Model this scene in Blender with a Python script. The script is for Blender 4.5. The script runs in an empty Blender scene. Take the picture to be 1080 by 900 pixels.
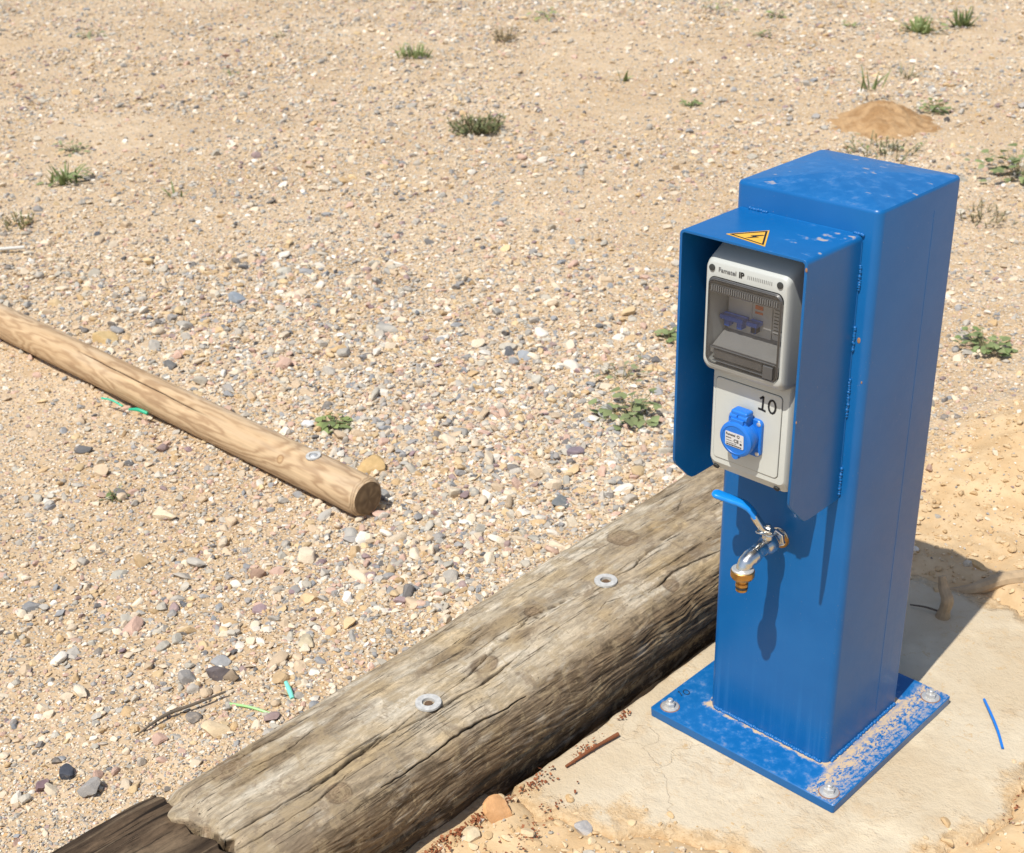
import bpy, bmesh, math, random
import numpy as np
from mathutils import Vector, Matrix

R = math.radians
rng = np.random.default_rng(11)
random.seed(5)
scene = bpy.context.scene
COL = scene.collection

# ------------------------------------------------------------------ numpy noise
def _hash(ix, iy, iz, seed):
    h = (ix * 374761393 + iy * 668265263 + iz * 2147483647 + seed * 1274126177) & 0xFFFFFFFF
    h = ((h ^ (h >> 13)) * 1274126177) & 0xFFFFFFFF
    h = ((h ^ (h >> 15)) * 2246822519) & 0xFFFFFFFF
    return ((h ^ (h >> 16)) & 0xFFFFFF) / float(0xFFFFFF)

def vnoise(x, y, z=0.0, seed=0):
    x, y, z = np.broadcast_arrays(np.asarray(x, float), np.asarray(y, float), np.asarray(z, float))
    xi, yi, zi = np.floor(x).astype(np.int64), np.floor(y).astype(np.int64), np.floor(z).astype(np.int64)
    fx, fy, fz = x - xi, y - yi, z - zi
    fx, fy, fz = fx*fx*(3-2*fx), fy*fy*(3-2*fy), fz*fz*(3-2*fz)
    r = 0
    for dx in (0, 1):
        wx = fx if dx else 1 - fx
        for dy in (0, 1):
            wy = fy if dy else 1 - fy
            for dz in (0, 1):
                wz = fz if dz else 1 - fz
                r = r + wx*wy*wz*_hash(xi+dx, yi+dy, zi+dz, seed)
    return r * 2 - 1

def fbm(x, y, z=0.0, octv=4, seed=0):
    s, a, t = 0, 1.0, 0
    for o in range(octv):
        s = s + a*vnoise(np.asarray(x)*2**o, np.asarray(y)*2**o, np.asarray(z)*2**o, seed+o*17)
        t += a; a *= .5
    return s/t

def sstep(a, b, v):
    t = np.clip((v-a)/(b-a), 0, 1)
    return t*t*(3-2*t)

def mixc(a, b, t):
    a = np.asarray(a, float); b = np.asarray(b, float); t = np.asarray(t)[..., None]
    return a*(1-t) + b*t

# ------------------------------------------------------------------ object helpers
def tag(o, label=None, cat=None, group=None, kind=None):
    if label: o['label'] = label
    if cat: o['category'] = cat
    if group: o['group'] = group
    if kind: o['kind'] = kind
    return o

def link(name, me, mat=None, parent=None):
    o = bpy.data.objects.new(name, me)
    COL.objects.link(o)
    if mat is not None:
        if not isinstance(mat, (list, tuple)): mat = [mat]
        for m in mat: me.materials.append(m)
    if parent is not None: o.parent = parent
    return o

def np_mesh(name, verts, faces, colors=None, smooth=True):
    """verts (N,3); faces (F,k) all of one size"""
    me = bpy.data.meshes.new(name)
    verts = np.ascontiguousarray(verts, np.float32); faces = np.ascontiguousarray(faces, np.int32)
    n, k = faces.shape
    me.vertices.add(len(verts)); me.vertices.foreach_set('co', verts.ravel())
    me.loops.add(n*k); me.loops.foreach_set('vertex_index', faces.ravel())
    me.polygons.add(n)
    me.polygons.foreach_set('loop_start', np.arange(0, n*k, k, dtype=np.int32))
    me.polygons.foreach_set('use_smooth', np.full(n, smooth, bool))
    me.update(calc_edges=True)
    if colors is not None:
        c = np.ones((len(verts), 4), np.float32); c[:, :3] = colors
        at = me.color_attributes.new('tint', 'FLOAT_COLOR', 'POINT')
        at.data.foreach_set('color', c.ravel())
    return me

def grid_faces(n, m, wrap=False):
    i = np.arange(n-1)[:, None]; mm = m if wrap else m-1
    j = np.arange(mm)[None, :]; j2 = (j+1) % m
    return np.stack([i*m+j, i*m+j2, (i+1)*m+j2, (i+1)*m+j], -1).reshape(-1, 4)

def bm_obj(name, bm, mat, parent=None, smooth_deg=35, bevel=None, offset=None):
    if offset is not None:
        bmesh.ops.translate(bm, verts=bm.verts, vec=offset)
    bmesh.ops.recalc_face_normals(bm, faces=bm.faces)
    me = bpy.data.meshes.new(name)
    bm.to_mesh(me); bm.free()
    if smooth_deg:
        me.polygons.foreach_set('use_smooth', [True]*len(me.polygons))
        me.set_sharp_from_angle(angle=R(smooth_deg))
    o = link(name, me, mat, parent)
    if bevel:
        b = o.modifiers.new('bevel', 'BEVEL'); b.width = bevel; b.segments = 3; b.limit_method = 'ANGLE'; b.angle_limit = R(40)
        b.harden_normals = True
    return o

def add_box(bm, x0, x1, y0, y1, z0, z1):
    vs = [bm.verts.new(p) for p in ((x0,y0,z0),(x1,y0,z0),(x1,y1,z0),(x0,y1,z0),(x0,y0,z1),(x1,y0,z1),(x1,y1,z1),(x0,y1,z1))]
    for f in ((0,3,2,1),(4,5,6,7),(0,1,5,4),(1,2,6,5),(2,3,7,6),(3,0,4,7)):
        bm.faces.new([vs[i] for i in f])
    return vs

def add_loft(bm, loops, cap0=True, cap1=True):
    L = [[bm.verts.new(p) for p in lp] for lp in loops]
    n = len(L[0])
    for a, b in zip(L[:-1], L[1:]):
        for i in range(n):
            j = (i+1) % n
            bm.faces.new((a[i], a[j], b[j], b[i]))
    if cap0: bm.faces.new(L[0][::-1])
    if cap1: bm.faces.new(L[-1])
    return L

def rrect(x0, x1, z0, z1, r, n=5):
    out = []
    for cx, cz, a0 in ((x1-r, z1-r, 0), (x0+r, z1-r, 90), (x0+r, z0+r, 180), (x1-r, z0+r, 270)):
        for k in range(n+1):
            a = R(a0 + 90*k/n); out.append((cx + r*math.cos(a), cz + r*math.sin(a)))
    return out

def ring_frame(p, d):
    d = Vector(d).normalized(); up = Vector((0,0,1)) if abs(d.z) < .9 else Vector((1,0,0))
    u = d.cross(up).normalized(); v = u.cross(d).normalized()
    return u, v

def circle(p, d, r, n=20, phase=0):
    u, v = ring_frame(p, d); p = Vector(p)
    return [p + u*(r*math.cos(phase+2*math.pi*k/n)) + v*(r*math.sin(phase+2*math.pi*k/n)) for k in range(n)]

def add_lathe(bm, p, d, prof, n=24, phase=0):
    """prof: list of (t along d, radius)"""
    d = Vector(d).normalized(); p = Vector(p)
    add_loft(bm, [circle(p + d*t, d, r, n, phase) for t, r in prof])

def add_tube(bm, pts, rad, n=14, flat=None):
    pts = [Vector(p) for p in pts]; loops = []
    if not hasattr(rad, '__len__'): rad = [rad]*len(pts)
    for i, p in enumerate(pts):
        d = (pts[min(i+1, len(pts)-1)] - pts[max(i-1, 0)]).normalized()
        loops.append(circle(p, d, rad[i], n))
    # keep ring alignment
    for a, b in zip(range(len(loops)-1), range(1, len(loops))):
        A, B = loops[a], loops[b]
        best = min(range(n), key=lambda s: (A[0]-B[s]).length)
        loops[b] = B[best:] + B[:best]
    add_loft(bm, loops)

def smooth_path(pts, k=6):
    P = [Vector(p) for p in pts]; P = [P[0]*2-P[1]] + P + [P[-1]*2-P[-2]]
    out = []
    for i in range(1, len(P)-2):
        for j in range(k):
            t = j/k
            out.append(.5*((2*P[i]) + (P[i+1]-P[i-1])*t + (2*P[i-1]-5*P[i]+4*P[i+1]-P[i+2])*t*t + (3*P[i]-P[i-1]-3*P[i+1]+P[i+2])*t**3))
    return out + [P[-2]]

def text_mesh(name, body, size, mat, parent, origin, ux, uz, bold=0.0, extrude=0.0):
    """flat lettering whose x runs along ux and whose up is uz"""
    cu = bpy.data.curves.new(name, 'FONT'); cu.body = body; cu.size = size; cu.offset = bold; cu.extrude = extrude
    cu.align_x = 'CENTER'; cu.align_y = 'CENTER'
    tmp = bpy.data.objects.new('tmp', cu); COL.objects.link(tmp)
    dg = bpy.context.evaluated_depsgraph_get()
    me = bpy.data.meshes.new_from_object(tmp.evaluated_get(dg))
    bpy.data.objects.remove(tmp); bpy.data.curves.remove(cu)
    ux = Vector(ux).normalized(); uz = Vector(uz).normalized(); un = ux.cross(uz)
    M = Matrix(((ux.x, uz.x, un.x, origin[0]), (ux.y, uz.y, un.y, origin[1]), (ux.z, uz.z, un.z, origin[2]), (0,0,0,1)))
    me.transform(M); me.materials.clear()
    return link(name, me, mat, parent)

def add_strokes(bm, strokes, w, to3d):
    for st in strokes:
        n = len(st); prev = None
        for i, (u, v) in enumerate(st):
            a = st[max(i-1, 0)]; b = st[min(i+1, n-1)]
            du, dv = b[0]-a[0], b[1]-a[1]; l = math.hypot(du, dv) or 1
            nu, nv = -dv/l*w/2, du/l*w/2
            cur = (bm.verts.new(to3d(u+nu, v+nv)), bm.verts.new(to3d(u-nu, v-nv)))
            if prev: bm.faces.new((prev[0], prev[1], cur[1], cur[0]))
            prev = cur

# ------------------------------------------------------------------ materials
class NT:
    def __init__(s, name):
        s.m = bpy.data.materials.new(name); s.m.use_nodes = True
        s.t = s.m.node_tree; s.b = s.t.nodes['Principled BSDF']; s.out = s.t.nodes['Material Output']
    def n(s, typ, **kw):
        nd = s.t.nodes.new(typ)
        for k, v in kw.items(): setattr(nd, k, v)
        return nd
    def l(s, a, b): s.t.links.new(a, b)
    def coord(s, scale=(1,1,1), kind='Object'):
        tc = s.n('ShaderNodeTexCoord'); mp = s.n('ShaderNodeMapping'); mp.inputs['Scale'].default_value = scale
        s.l(tc.outputs[kind], mp.inputs[0]); return mp.outputs[0]
    def noise(s, vec, scale, detail=4, rough=.55, dist=0):
        nd = s.n('ShaderNodeTexNoise'); s.l(vec, nd.inputs['Vector'])
        nd.inputs['Scale'].default_value = scale; nd.inputs['Detail'].default_value = detail
        nd.inputs['Roughness'].default_value = rough; nd.inputs['Distortion'].default_value = dist
        return nd.outputs['Fac']
    def ramp(s, fac, stops, interp='LINEAR'):
        nd = s.n('ShaderNodeValToRGB'); nd.color_ramp.interpolation = interp
        while len(nd.color_ramp.elements) < len(stops): nd.color_ramp.elements.new(.5)
        for e, (p, c) in zip(nd.color_ramp.elements, stops):
            e.position = p; e.color = c if len(c) == 4 else (*c, 1)
        s.l(fac, nd.inputs[0]); return nd.outputs[0]
    def val(s, fac, a, b):           # smooth 0..1 remap
        nd = s.n('ShaderNodeMapRange'); nd.interpolation_type = 'SMOOTHSTEP'
        nd.inputs[1].default_value = a; nd.inputs[2].default_value = b
        s.l(fac, nd.inputs[0]); return nd.outputs[0]
    def math(s, op, a, b=None):
        nd = s.n('ShaderNodeMath', operation=op)
        for i, v in enumerate((a, b)):
            if v is None: continue
            if isinstance(v, (int, float)): nd.inputs[i].default_value = v
            else: s.l(v, nd.inputs[i])
        return nd.outputs[0]
    def mix(s, fac, a, b, blend='MIX'):
        nd = s.n('ShaderNodeMix', data_type='RGBA', blend_type=blend)
        for sock, v in ((nd.inputs[0], fac), (nd.inputs[6], a), (nd.inputs[7], b)):
            if isinstance(v, (int, float)): sock.default_value = v
            elif isinstance(v, (tuple, list)): sock.default_value = v if len(v) == 4 else (*v, 1)
            else: s.l(v, sock)
        return nd.outputs[2]
    def bump(s, h, strength, dist=.001, prev=None):
        nd = s.n('ShaderNodeBump'); nd.inputs['Strength'].default_value = strength; nd.inputs['Distance'].default_value = dist
        s.l(h, nd.inputs['Height'])
        if prev is not None: s.l(prev, nd.inputs['Normal'])
        return nd.outputs[0]
    def set(s, color=None, rough=None, normal=None, **kw):
        for nm, v in (('Base Color', color), ('Roughness', rough), ('Normal', normal)):
            if v is None: continue
            if isinstance(v, (int, float)): s.b.inputs[nm].default_value = v
            elif isinstance(v, (tuple, list)): s.b.inputs[nm].default_value = (*v, 1)
            else: s.l(v, s.b.inputs[nm])
        for k, v in kw.items(): s.b.inputs[k.replace('_', ' ')].default_value = v
        return s.m

def simple(name, col, rough=.5, metal=0, var=.12, scale=60, bump=.0, spec=.5):
    t = NT(name); v = t.coord(); nz = t.noise(v, scale, 4)
    c = t.mix(nz, tuple(x*(1-var) for x in col), tuple(min(1, x*(1+var)) for x in col))
    rr = t.val(nz, .0, 1.0); rr = t.math('ADD', t.math('MULTIPLY', rr, .15), max(0, rough-.07))
    nm = t.bump(nz, bump, .0006) if bump else None
    return t.set(c, rr, nm, Metallic=metal, Specular_IOR_Level=spec)

SAND = (.61, .475, .325)
# ---- ground sheet
def ground_mat():
    t = NT('sandy_ground'); v = t.coord()
    at = t.n('ShaderNodeAttribute', attribute_name='tint')
    dirt = t.n('ShaderNodeSeparateColor'); t.l(at.outputs['Color'], dirt.inputs[0])
    dm = dirt.outputs[0]          # 1 = bare dirt, 0 = gravel
    big = t.noise(v, 1.3, 4); mid = t.noise(v, 14, 5, .6); fine = t.noise(v, 160, 3, .7)
    base = t.mix(t.val(big, .35, .65), (.51, .375, .235), SAND)
    base = t.mix(t.val(mid, .3, .75), t.mix(1.0, base, (.80, .77, .72), 'MULTIPLY'), base)
    pal = [(0, (.30,.28,.25)), (.10, (.52,.38,.22)), (.26, (.65,.52,.36)), (.42, (.56,.36,.17)), (.55, (.70,.62,.50)),
           (.68, (.26,.27,.27)), (.75, (.62,.44,.26)), (.88, (.45,.33,.26)), (.94, (.74,.70,.62))]
    col = base; h = None
    for sc, cov, st in ((105, .42, .9), (210, .50, .6)):
        vo = t.n('ShaderNodeTexVoronoi', feature='F1'); vo.inputs['Scale'].default_value = sc; vo.inputs['Randomness'].default_value = 1
        wv = t.n('ShaderNodeVectorMath', operation='ADD')
        nn = t.n('ShaderNodeTexNoise'); t.l(v, nn.inputs['Vector']); nn.inputs['Scale'].default_value = sc*1.4
        ms = t.n('ShaderNodeVectorMath', operation='SCALE'); t.l(nn.outputs['Color'], ms.inputs[0]); ms.inputs['Scale'].default_value = .35/sc
        t.l(v, wv.inputs[0]); t.l(ms.outputs[0], wv.inputs[1]); t.l(wv.outputs[0], vo.inputs['Vector'])
        sep = t.n('ShaderNodeSeparateColor'); t.l(vo.outputs['Color'], sep.inputs[0])
        pc = t.ramp(sep.outputs[0], pal, 'CONSTANT')
        pc = t.mix(t.math('MULTIPLY', sep.outputs[2], .5), pc, SAND)
        edge = t.math('SUBTRACT', 1.0, t.val(vo.outputs['Distance'], .30, .62))
        on = t.math('LESS_THAN', sep.outputs[1], cov)
        mk = t.math('MULTIPLY', t.math('MULTIPLY', edge, on), t.math('SUBTRACT', 1.0, t.math('MULTIPLY', dm, .93)))
        col = t.mix(mk, col, pc)
        hh = t.math('MULTIPLY', mk, st/sc*100)
        h = hh if h is None else t.math('ADD', h, hh)
    col = t.mix(t.math('MULTIPLY', dm, .75), col, t.mix(t.val(mid, .3, .7), (.50,.335,.17), (.61,.45,.26)))
    nm = t.bump(h, .9, .0035)
    nm = t.bump(fine, .5, .0012, nm); nm = t.bump(mid, .7, .008, nm)
    return t.set(col, .95, nm, Specular_IOR_Level=.15)

def pebble_mat(name='pebble', vary=.25, scale=90):
    t = NT(name); v = t.coord(); at = t.n('ShaderNodeAttribute', attribute_name='tint')
    nz = t.noise(v, scale, 5, .65); sp = t.noise(v, scale*6, 2, .6)
    k = t.math('ADD', 1-vary, t.math('MULTIPLY', nz, vary*2))
    cc = t.n('ShaderNodeCombineColor'); [t.l(k, cc.inputs[i]) for i in range(3)]
    c = t.mix(1.0, at.outputs['Color'], cc.outputs[0], 'MULTIPLY')
    c = t.mix(t.math('MULTIPLY', t.val(nz, .55, .75), .35), c, SAND)
    nm = t.bump(sp, .35, .0008); nm = t.bump(nz, .5, .0025, nm)
    return t.set(c, .85, nm, Specular_IOR_Level=.25)

def slab_mat():
    t = NT('dusty_concrete'); v = t.coord()
    a = t.noise(v, 3.2, 5, .6, .3); b = t.noise(v, 22, 6, .7, .4); f = t.noise(v, 260, 3, .7); g = t.noise(v, 75, 4, .65)
    c = t.mix(t.val(a, .38, .62), (.50,.405,.275), (.545,.465,.34))
    crust = t.math('MULTIPLY', t.val(b, .46, .66), t.val(t.noise(v, 5, 4), .44, .62))
    c = t.mix(t.math('MULTIPLY', crust, .30), c, (.46,.30,.15))
    c = t.mix(t.math('MULTIPLY', t.val(g, .62, .74), .45), c, (.45,.32,.18))
    c = t.mix(t.math('MULTIPLY', t.val(f, .66, .8), .5), c, (.32,.24,.15))
    c = t.mix(t.math('MULTIPLY', t.val(t.noise(v, 9, 3), .5, .75), .5), c, (.72,.62,.45))
    vo = t.n('ShaderNodeTexVoronoi', feature='DISTANCE_TO_EDGE'); vo.inputs['Scale'].default_value = 4.3
    wv = t.n('ShaderNodeVectorMath', operation='ADD'); nn = t.n('ShaderNodeTexNoise'); t.l(v, nn.inputs['Vector']); nn.inputs['Scale'].default_value = 9; nn.inputs['Detail'].default_value = 5
    ms = t.n('ShaderNodeVectorMath', operation='SCALE'); t.l(nn.outputs['Color'], ms.inputs[0]); ms.inputs['Scale'].default_value = .16
    t.l(v, wv.inputs[0]); t.l(ms.outputs[0], wv.inputs[1]); t.l(wv.outputs[0], vo.inputs['Vector'])
    crack = t.math('MULTIPLY', t.math('SUBTRACT', 1.0, t.val(vo.outputs['Distance'], .0, .006)), t.val(t.noise(v, 2.3, 2), .56, .66))
    c = t.mix(t.math('MULTIPLY', crack, .22), c, (.25,.17,.09))
    wv2 = t.noise(v, 48, 7, .75, 1.4)
    scr = t.math('MULTIPLY', t.val(wv2, .56, .62), t.val(t.noise(v, 7, 3), .45, .62)); c = t.mix(t.math('MULTIPLY', scr, .62), c, (.48,.31,.14))
    at = t.n('ShaderNodeAttribute', attribute_name='tint'); se = t.n('ShaderNodeSeparateColor'); t.l(at.outputs['Color'], se.inputs[0])
    soil = t.val(t.math('ADD', se.outputs[0], t.math('MULTIPLY', t.math('SUBTRACT', t.noise(v, 17, 6, .7), .5), 1.1)), .06, .42)
    c = t.mix(t.math('MULTIPLY', soil, .8), c, t.mix(t.val(g, .35, .65), (.47,.31,.155), (.59,.43,.25)))
    nm = t.bump(t.math('ADD', t.math('MULTIPLY', crack, -.4), t.math('MULTIPLY', crust, .4)), .6, .003)
    nm = t.bump(b, .35, .005, nm)
    nm = t.bump(g, .7, .003, nm); nm = t.bump(f, .7, .0014, nm); nm = t.bump(t.math('MULTIPLY', soil, t.noise(v, 55, 5, .7)), .8, .008, nm)
    return t.set(c, .92, nm, Specular_IOR_Level=.2)

BLUE = (.002, .104, .322)
DUST = (.54, .40, .24)
def paint_mat(name, kind='body'):
    t = NT(name); v = t.coord(); sx = t.n('ShaderNodeSeparateXYZ'); t.l(v, sx.inputs[0]); X, Y, Z = sx.outputs
    geo = t.n('ShaderNodeNewGeometry'); sn = t.n('ShaderNodeSeparateXYZ'); t.l(geo.outputs['Normal'], sn.inputs[0]); up = t.val(sn.outputs[2], .6, .95)
    a = t.noise(v, 7, 4); f = t.noise(v, 300, 3, .7); m = t.noise(v, 55, 5, .7)
    c = t.mix(a, tuple(x*.86 for x in BLUE), tuple(x*1.12 for x in BLUE))
    # fine dust specks everywhere
    speck = t.math('MULTIPLY', t.val(f, .66, .74), t.val(t.noise(v, 11, 4, .6), .42, .66))
    fade = t.val(t.noise(v, 3.5, 5, .65), .35, .7); c = t.mix(t.math('MULTIPLY', fade, .16), c, (.03,.17,.40))
    c = t.mix(t.math('MULTIPLY', speck, .42), c, DUST)
    scr = t.math('MULTIPLY', t.val(t.noise(t.coord((1, 1, .05)), 190, 3, .7), .70, .76), t.val(t.noise(v, 5, 3), .52, .66)); c = t.mix(t.math('MULTIPLY', scr, .22), c, (.22,.34,.48))
    film = None
    if kind == 'body':
        vs = t.coord((40, 40, 1.2)); st = t.noise(vs, 3, 4, .6)
        low = t.math('SUBTRACT', 1.0, t.val(Z, .0, .20))
        film = t.math('MULTIPLY', t.val(st, .42, .75), t.math('ADD', t.math('MULTIPLY', low, .20), .012))
        vd = t.coord((38, 85, 30)); dz = t.noise(vd, 1.0, 3, .55)
        top = t.math('MULTIPLY', t.math('MULTIPLY', t.val(dz, .60, .68), up), t.val(t.noise(v, 60, 3), .35, .6))
        film = t.math('MAXIMUM', film, t.math('MULTIPLY', top, .46))
        film = t.math('MAXIMUM', film, t.math('MULTIPLY', up, t.math('MULTIPLY', t.val(m, .3, .7), .26)))  # paler film on top: dust, plus sky reflection put into the colour
    elif kind == 'hood':
        vd = t.coord((26, 50, 30)); dz = t.noise(vd, 1.0, 3, .55)
        side = t.val(X, .08, .16)
        top = t.math('MULTIPLY', t.math('MULTIPLY', t.val(dz, .53, .62), up), t.math('MULTIPLY', side, t.val(t.noise(v, 70, 3), .38, .6)))
        film = t.math('MAXIMUM', t.math('MULTIPLY', top, .54), t.math('MULTIPLY', t.val(m, .5, .9), .06))
    else:  # plate
        dx = t.math('SUBTRACT', t.math('ABSOLUTE', t.math('SUBTRACT', X, .1)), .1)
        dy = t.math('SUBTRACT', t.math('ABSOLUTE', t.math('SUBTRACT', Y, .096)), .096)
        d = t.math('MAXIMUM', dx, dy)
        wob = t.math('ADD', d, t.math('MULTIPLY', t.math('SUBTRACT', m, .5), .03))
        weldline = t.math('SUBTRACT', 1.0, t.val(wob, .004, .016))
        right = t.val(X, .198, .222)
        f2 = t.noise(t.coord((1.3, .7, 1)), 170, 6, .8); heavy = t.val(t.math('ADD', f2, t.math('MULTIPLY', m, .45)), .60, .80)
        fade = t.math('SUBTRACT', 1.0, t.val(X, .205, .256))
        film = t.math('MULTIPLY', right, t.math('MULTIPLY', heavy, t.math('ADD', .42, t.math('MULTIPLY', fade, .5))))
        film = t.math('MAXIMUM', film, t.math('MULTIPLY', right, t.math('SUBTRACT', 1.0, t.val(wob, .010, .024))))
        film = t.math('MAXIMUM', film, t.math('MULTIPLY', weldline, .85))
        film = t.math('MAXIMUM', film, t.math('MULTIPLY', t.val(m, .38, .72), .34))
        film = t.math('MULTIPLY', film, up)
    c = t.mix(t.math('MULTIPLY', t.val(film, 0, .35), .5), c, (.045,.20,.46))
    c = t.mix(t.math('MULTIPLY', t.val(film, .16, .75), .95), c, DUST)
    rr = t.math('ADD', t.math('ADD', .24, t.math('MULTIPLY', m, .18)), t.math('MULTIPLY', film, .5))
    nm = t.bump(t.noise(v, 220, 2), .10, .0006); nm = t.bump(t.noise(v, 6, 2), .12, .004, nm)
    return t.set(c, rr, nm, Specular_IOR_Level=.36, Coat_Weight=.03, Coat_Roughness=.1)

def tinted(name, rough=.85, vary=.2, scale=120, stretch=(1,1,1), bump=.4, bdist=.001):
    t = NT(name); v = t.coord(stretch); at = t.n('ShaderNodeAttribute', attribute_name='tint')
    nz = t.noise(v, scale, 5, .65)
    k = t.math('ADD', 1-vary, t.math('MULTIPLY', nz, vary*2))
    cc = t.n('ShaderNodeCombineColor'); [t.l(k, cc.inputs[i]) for i in range(3)]
    c = t.mix(1.0, at.outputs['Color'], cc.outputs[0], 'MULTIPLY')
    return t.set(c, rough, t.bump(nz, bump, bdist), Specular_IOR_Level=.2)

def timber(name, dark):
    t = NT(name); at = t.n('ShaderNodeAttribute', attribute_name='tint')
    v = t.coord(); v1 = t.coord((1, .10, 1)); v2 = t.coord((1, .30, 1))
    fib = t.noise(v1, 420, 4, .7, .2); fib2 = t.noise(v2, 110, 6, .72, .4); mot = t.noise(v, 34, 7, .72, .6); pit = t.noise(v, 260, 3, .7)
    k = t.math('ADD', .50, t.math('ADD', t.math('MULTIPLY', t.val(fib, .25, .75), .34), t.math('MULTIPLY', t.val(fib2, .28, .72), .66)))
    cc = t.n('ShaderNodeCombineColor'); [t.l(k, cc.inputs[i]) for i in range(3)]
    c = t.mix(1.0, at.outputs['Color'], cc.outputs[0], 'MULTIPLY')
    if not dark:
        c = t.mix(t.math('MULTIPLY', t.val(mot, .50, .60), .60), c, (.34,.26,.155))
        c = t.mix(t.math('MULTIPLY', t.val(t.noise(v, 21, 7, .75, .5), .54, .62), .6), c, (.20,.15,.10))
        c = t.mix(t.math('MULTIPLY', t.val(t.noise(v2, 60, 4, .6), .55, .72), .45), c, t.mix(.75, c, (.62,.56,.45)))
        c = t.mix(t.math('MULTIPLY', t.val(pit, .62, .72), .6), c, (.07,.05,.03))
    v3 = t.coord((1, .022, 1)); hl = t.noise(v3, 230, 5, .75, .15)
    hairs = t.math('MAXIMUM', t.math('MULTIPLY', t.val(fib, .66, .74), .7), t.val(hl, .60, .66)); c = t.mix(t.math('MULTIPLY', hairs, .68), c, (.05,.035,.022))
    h = t.math('ADD', t.math('MULTIPLY', fib, .5), t.math('SUBTRACT', fib2, t.math('MULTIPLY', hairs, 1.1)))
    nm = t.bump(h, .9, .0022); nm = t.bump(mot, .4, .003, nm)
    return t.set(c, .9, nm, Specular_IOR_Level=.2)

def leaf_mat():
    t = NT('weed_leaf'); v = t.coord(); at = t.n('ShaderNodeAttribute', attribute_name='tint')
    nz = t.noise(v, 140, 3); c = t.mix(t.math('MULTIPLY', nz, .45), at.outputs['Color'], (.36,.31,.18))
    t.set(c, .7, None, Specular_IOR_Level=.3)
    tr = t.n('ShaderNodeBsdfTranslucent'); t.l(c, tr.inputs[0]); mx = t.n('ShaderNodeMixShader'); mx.inputs[0].default_value = .25
    t.l(t.b.outputs[0], mx.inputs[1]); t.l(tr.outputs[0], mx.inputs[2]); t.l(mx.outputs[0], t.out.inputs[0])
    return t.m

def smoke_glass():
    t = NT('smoked_plastic'); v = t.coord()
    tr = t.n('ShaderNodeBsdfTransparent'); tr.inputs[0].default_value = (.69,.69,.69,1)
    nz = t.noise(v, 30, 4, .6); gl = t.n('ShaderNodeBsdfGlossy'); gl.inputs[0].default_value = (.9,.9,.9,1)
    t.l(t.math('ADD', .12, t.math('MULTIPLY', nz, .12)), gl.inputs['Roughness'])
    df = t.n('ShaderNodeBsdfDiffuse'); df.inputs[0].default_value = (.22,.22,.22,1)
    m1 = t.n('ShaderNodeMixShader'); t.l(t.math('ADD', .05, t.math('MULTIPLY', t.val(nz, .4, .8), .10)), m1.inputs[0])
    t.l(tr.outputs[0], m1.inputs[1]); t.l(df.outputs[0], m1.inputs[2])
    lw = t.n('ShaderNodeLayerWeight'); lw.inputs[0].default_value = .5; fc = t.math('ADD', .05, t.math('MULTIPLY', t.math('POWER', lw.outputs['Facing'], 4.0), .7))
    m2 = t.n('ShaderNodeMixShader'); t.l(fc, m2.inputs[0]); t.l(m1.outputs[0], m2.inputs[1]); t.l(gl.outputs[0], m2.inputs[2])
    t.l(m2.outputs[0], t.out.inputs[0]); return t.m

M_ground = ground_mat(); M_peb = pebble_mat(); M_slab = slab_mat()
M_body = paint_mat('blue_paint_post'); M_hood = paint_mat('blue_paint_hood', 'hood'); M_plate = paint_mat('blue_paint_plate', 'plate')
M_beam = timber('weathered_timber', False)
M_dark = timber('dark_old_timber', True)
M_pole = tinted('pine_pole', .6, .12, 60, (.12, 1, 1), .25, .0006)
M_leaf = leaf_mat()
M_grey = simple('grey_enclosure', (.45,.47,.45), .42, var=.04)
M_cream = simple('pale_enclosure', (.52,.535,.495), .42, var=.04)
M_inner = simple('dark_interior', (.15,.15,.15), .6)
M_groove = simple('dark_groove', (.09,.09,.08), .7)  # even dark grey for the panel joint and breaker print
M_white = simple('white_plastic', (.62,.62,.60), .45, var=.05)
M_shelf = simple('din_cover', (.30,.30,.29), .5, var=.05)
M_smoke = smoke_glass()
M_sock = simple('blue_socket_plastic', (.012,.16,.60), .38, var=.08)
M_tog = simple('blue_toggle', (.008,.11,.58), .4)
M_orange = simple('orange_tab', (.75,.17,.02), .5)
M_black = simple('black_marker', (.012,.012,.012), .6)
M_label = simple('silver_label', (.60,.60,.60), .4, var=.03)
M_yel = simple('yellow_sticker', (.72,.40,.04), .5, var=.06)
M_cap = simple('screw_hole', (.03,.032,.03), .7)
M_zinc = simple('zinc_steel', (.62,.61,.58), .38, .55, .15, 300, .15)
M_chrome = simple('chromed_brass', (.64,.64,.62), .24, 1.0, .12, 60)
M_brass = simple('brass', (.52,.30,.10), .38, 1.0, .25, 120, .1)
M_lever = simple('blue_lever_grip', (.006,.23,.72), .33, var=.06)
M_rubber = simple('black_rubber', (.02,.02,.02), .6)
M_galv = simple('galvanised_washer', (.50,.49,.46), .6, .15, .45, 160, .2)
M_rust = simple('rusty_steel', (.20,.065,.022), .8, 0, .5, 400, .5)
M_rustdark = simple('rusted_bolt', (.13,.075,.04), .75, .2, .5, 300, .5)
M_ringrust = simple('rust_stain', (.24,.13,.085), .85, 0, .4, 300)
M_chip = simple('primer_chip', (.30,.16,.08), .8, 0, .3)

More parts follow.
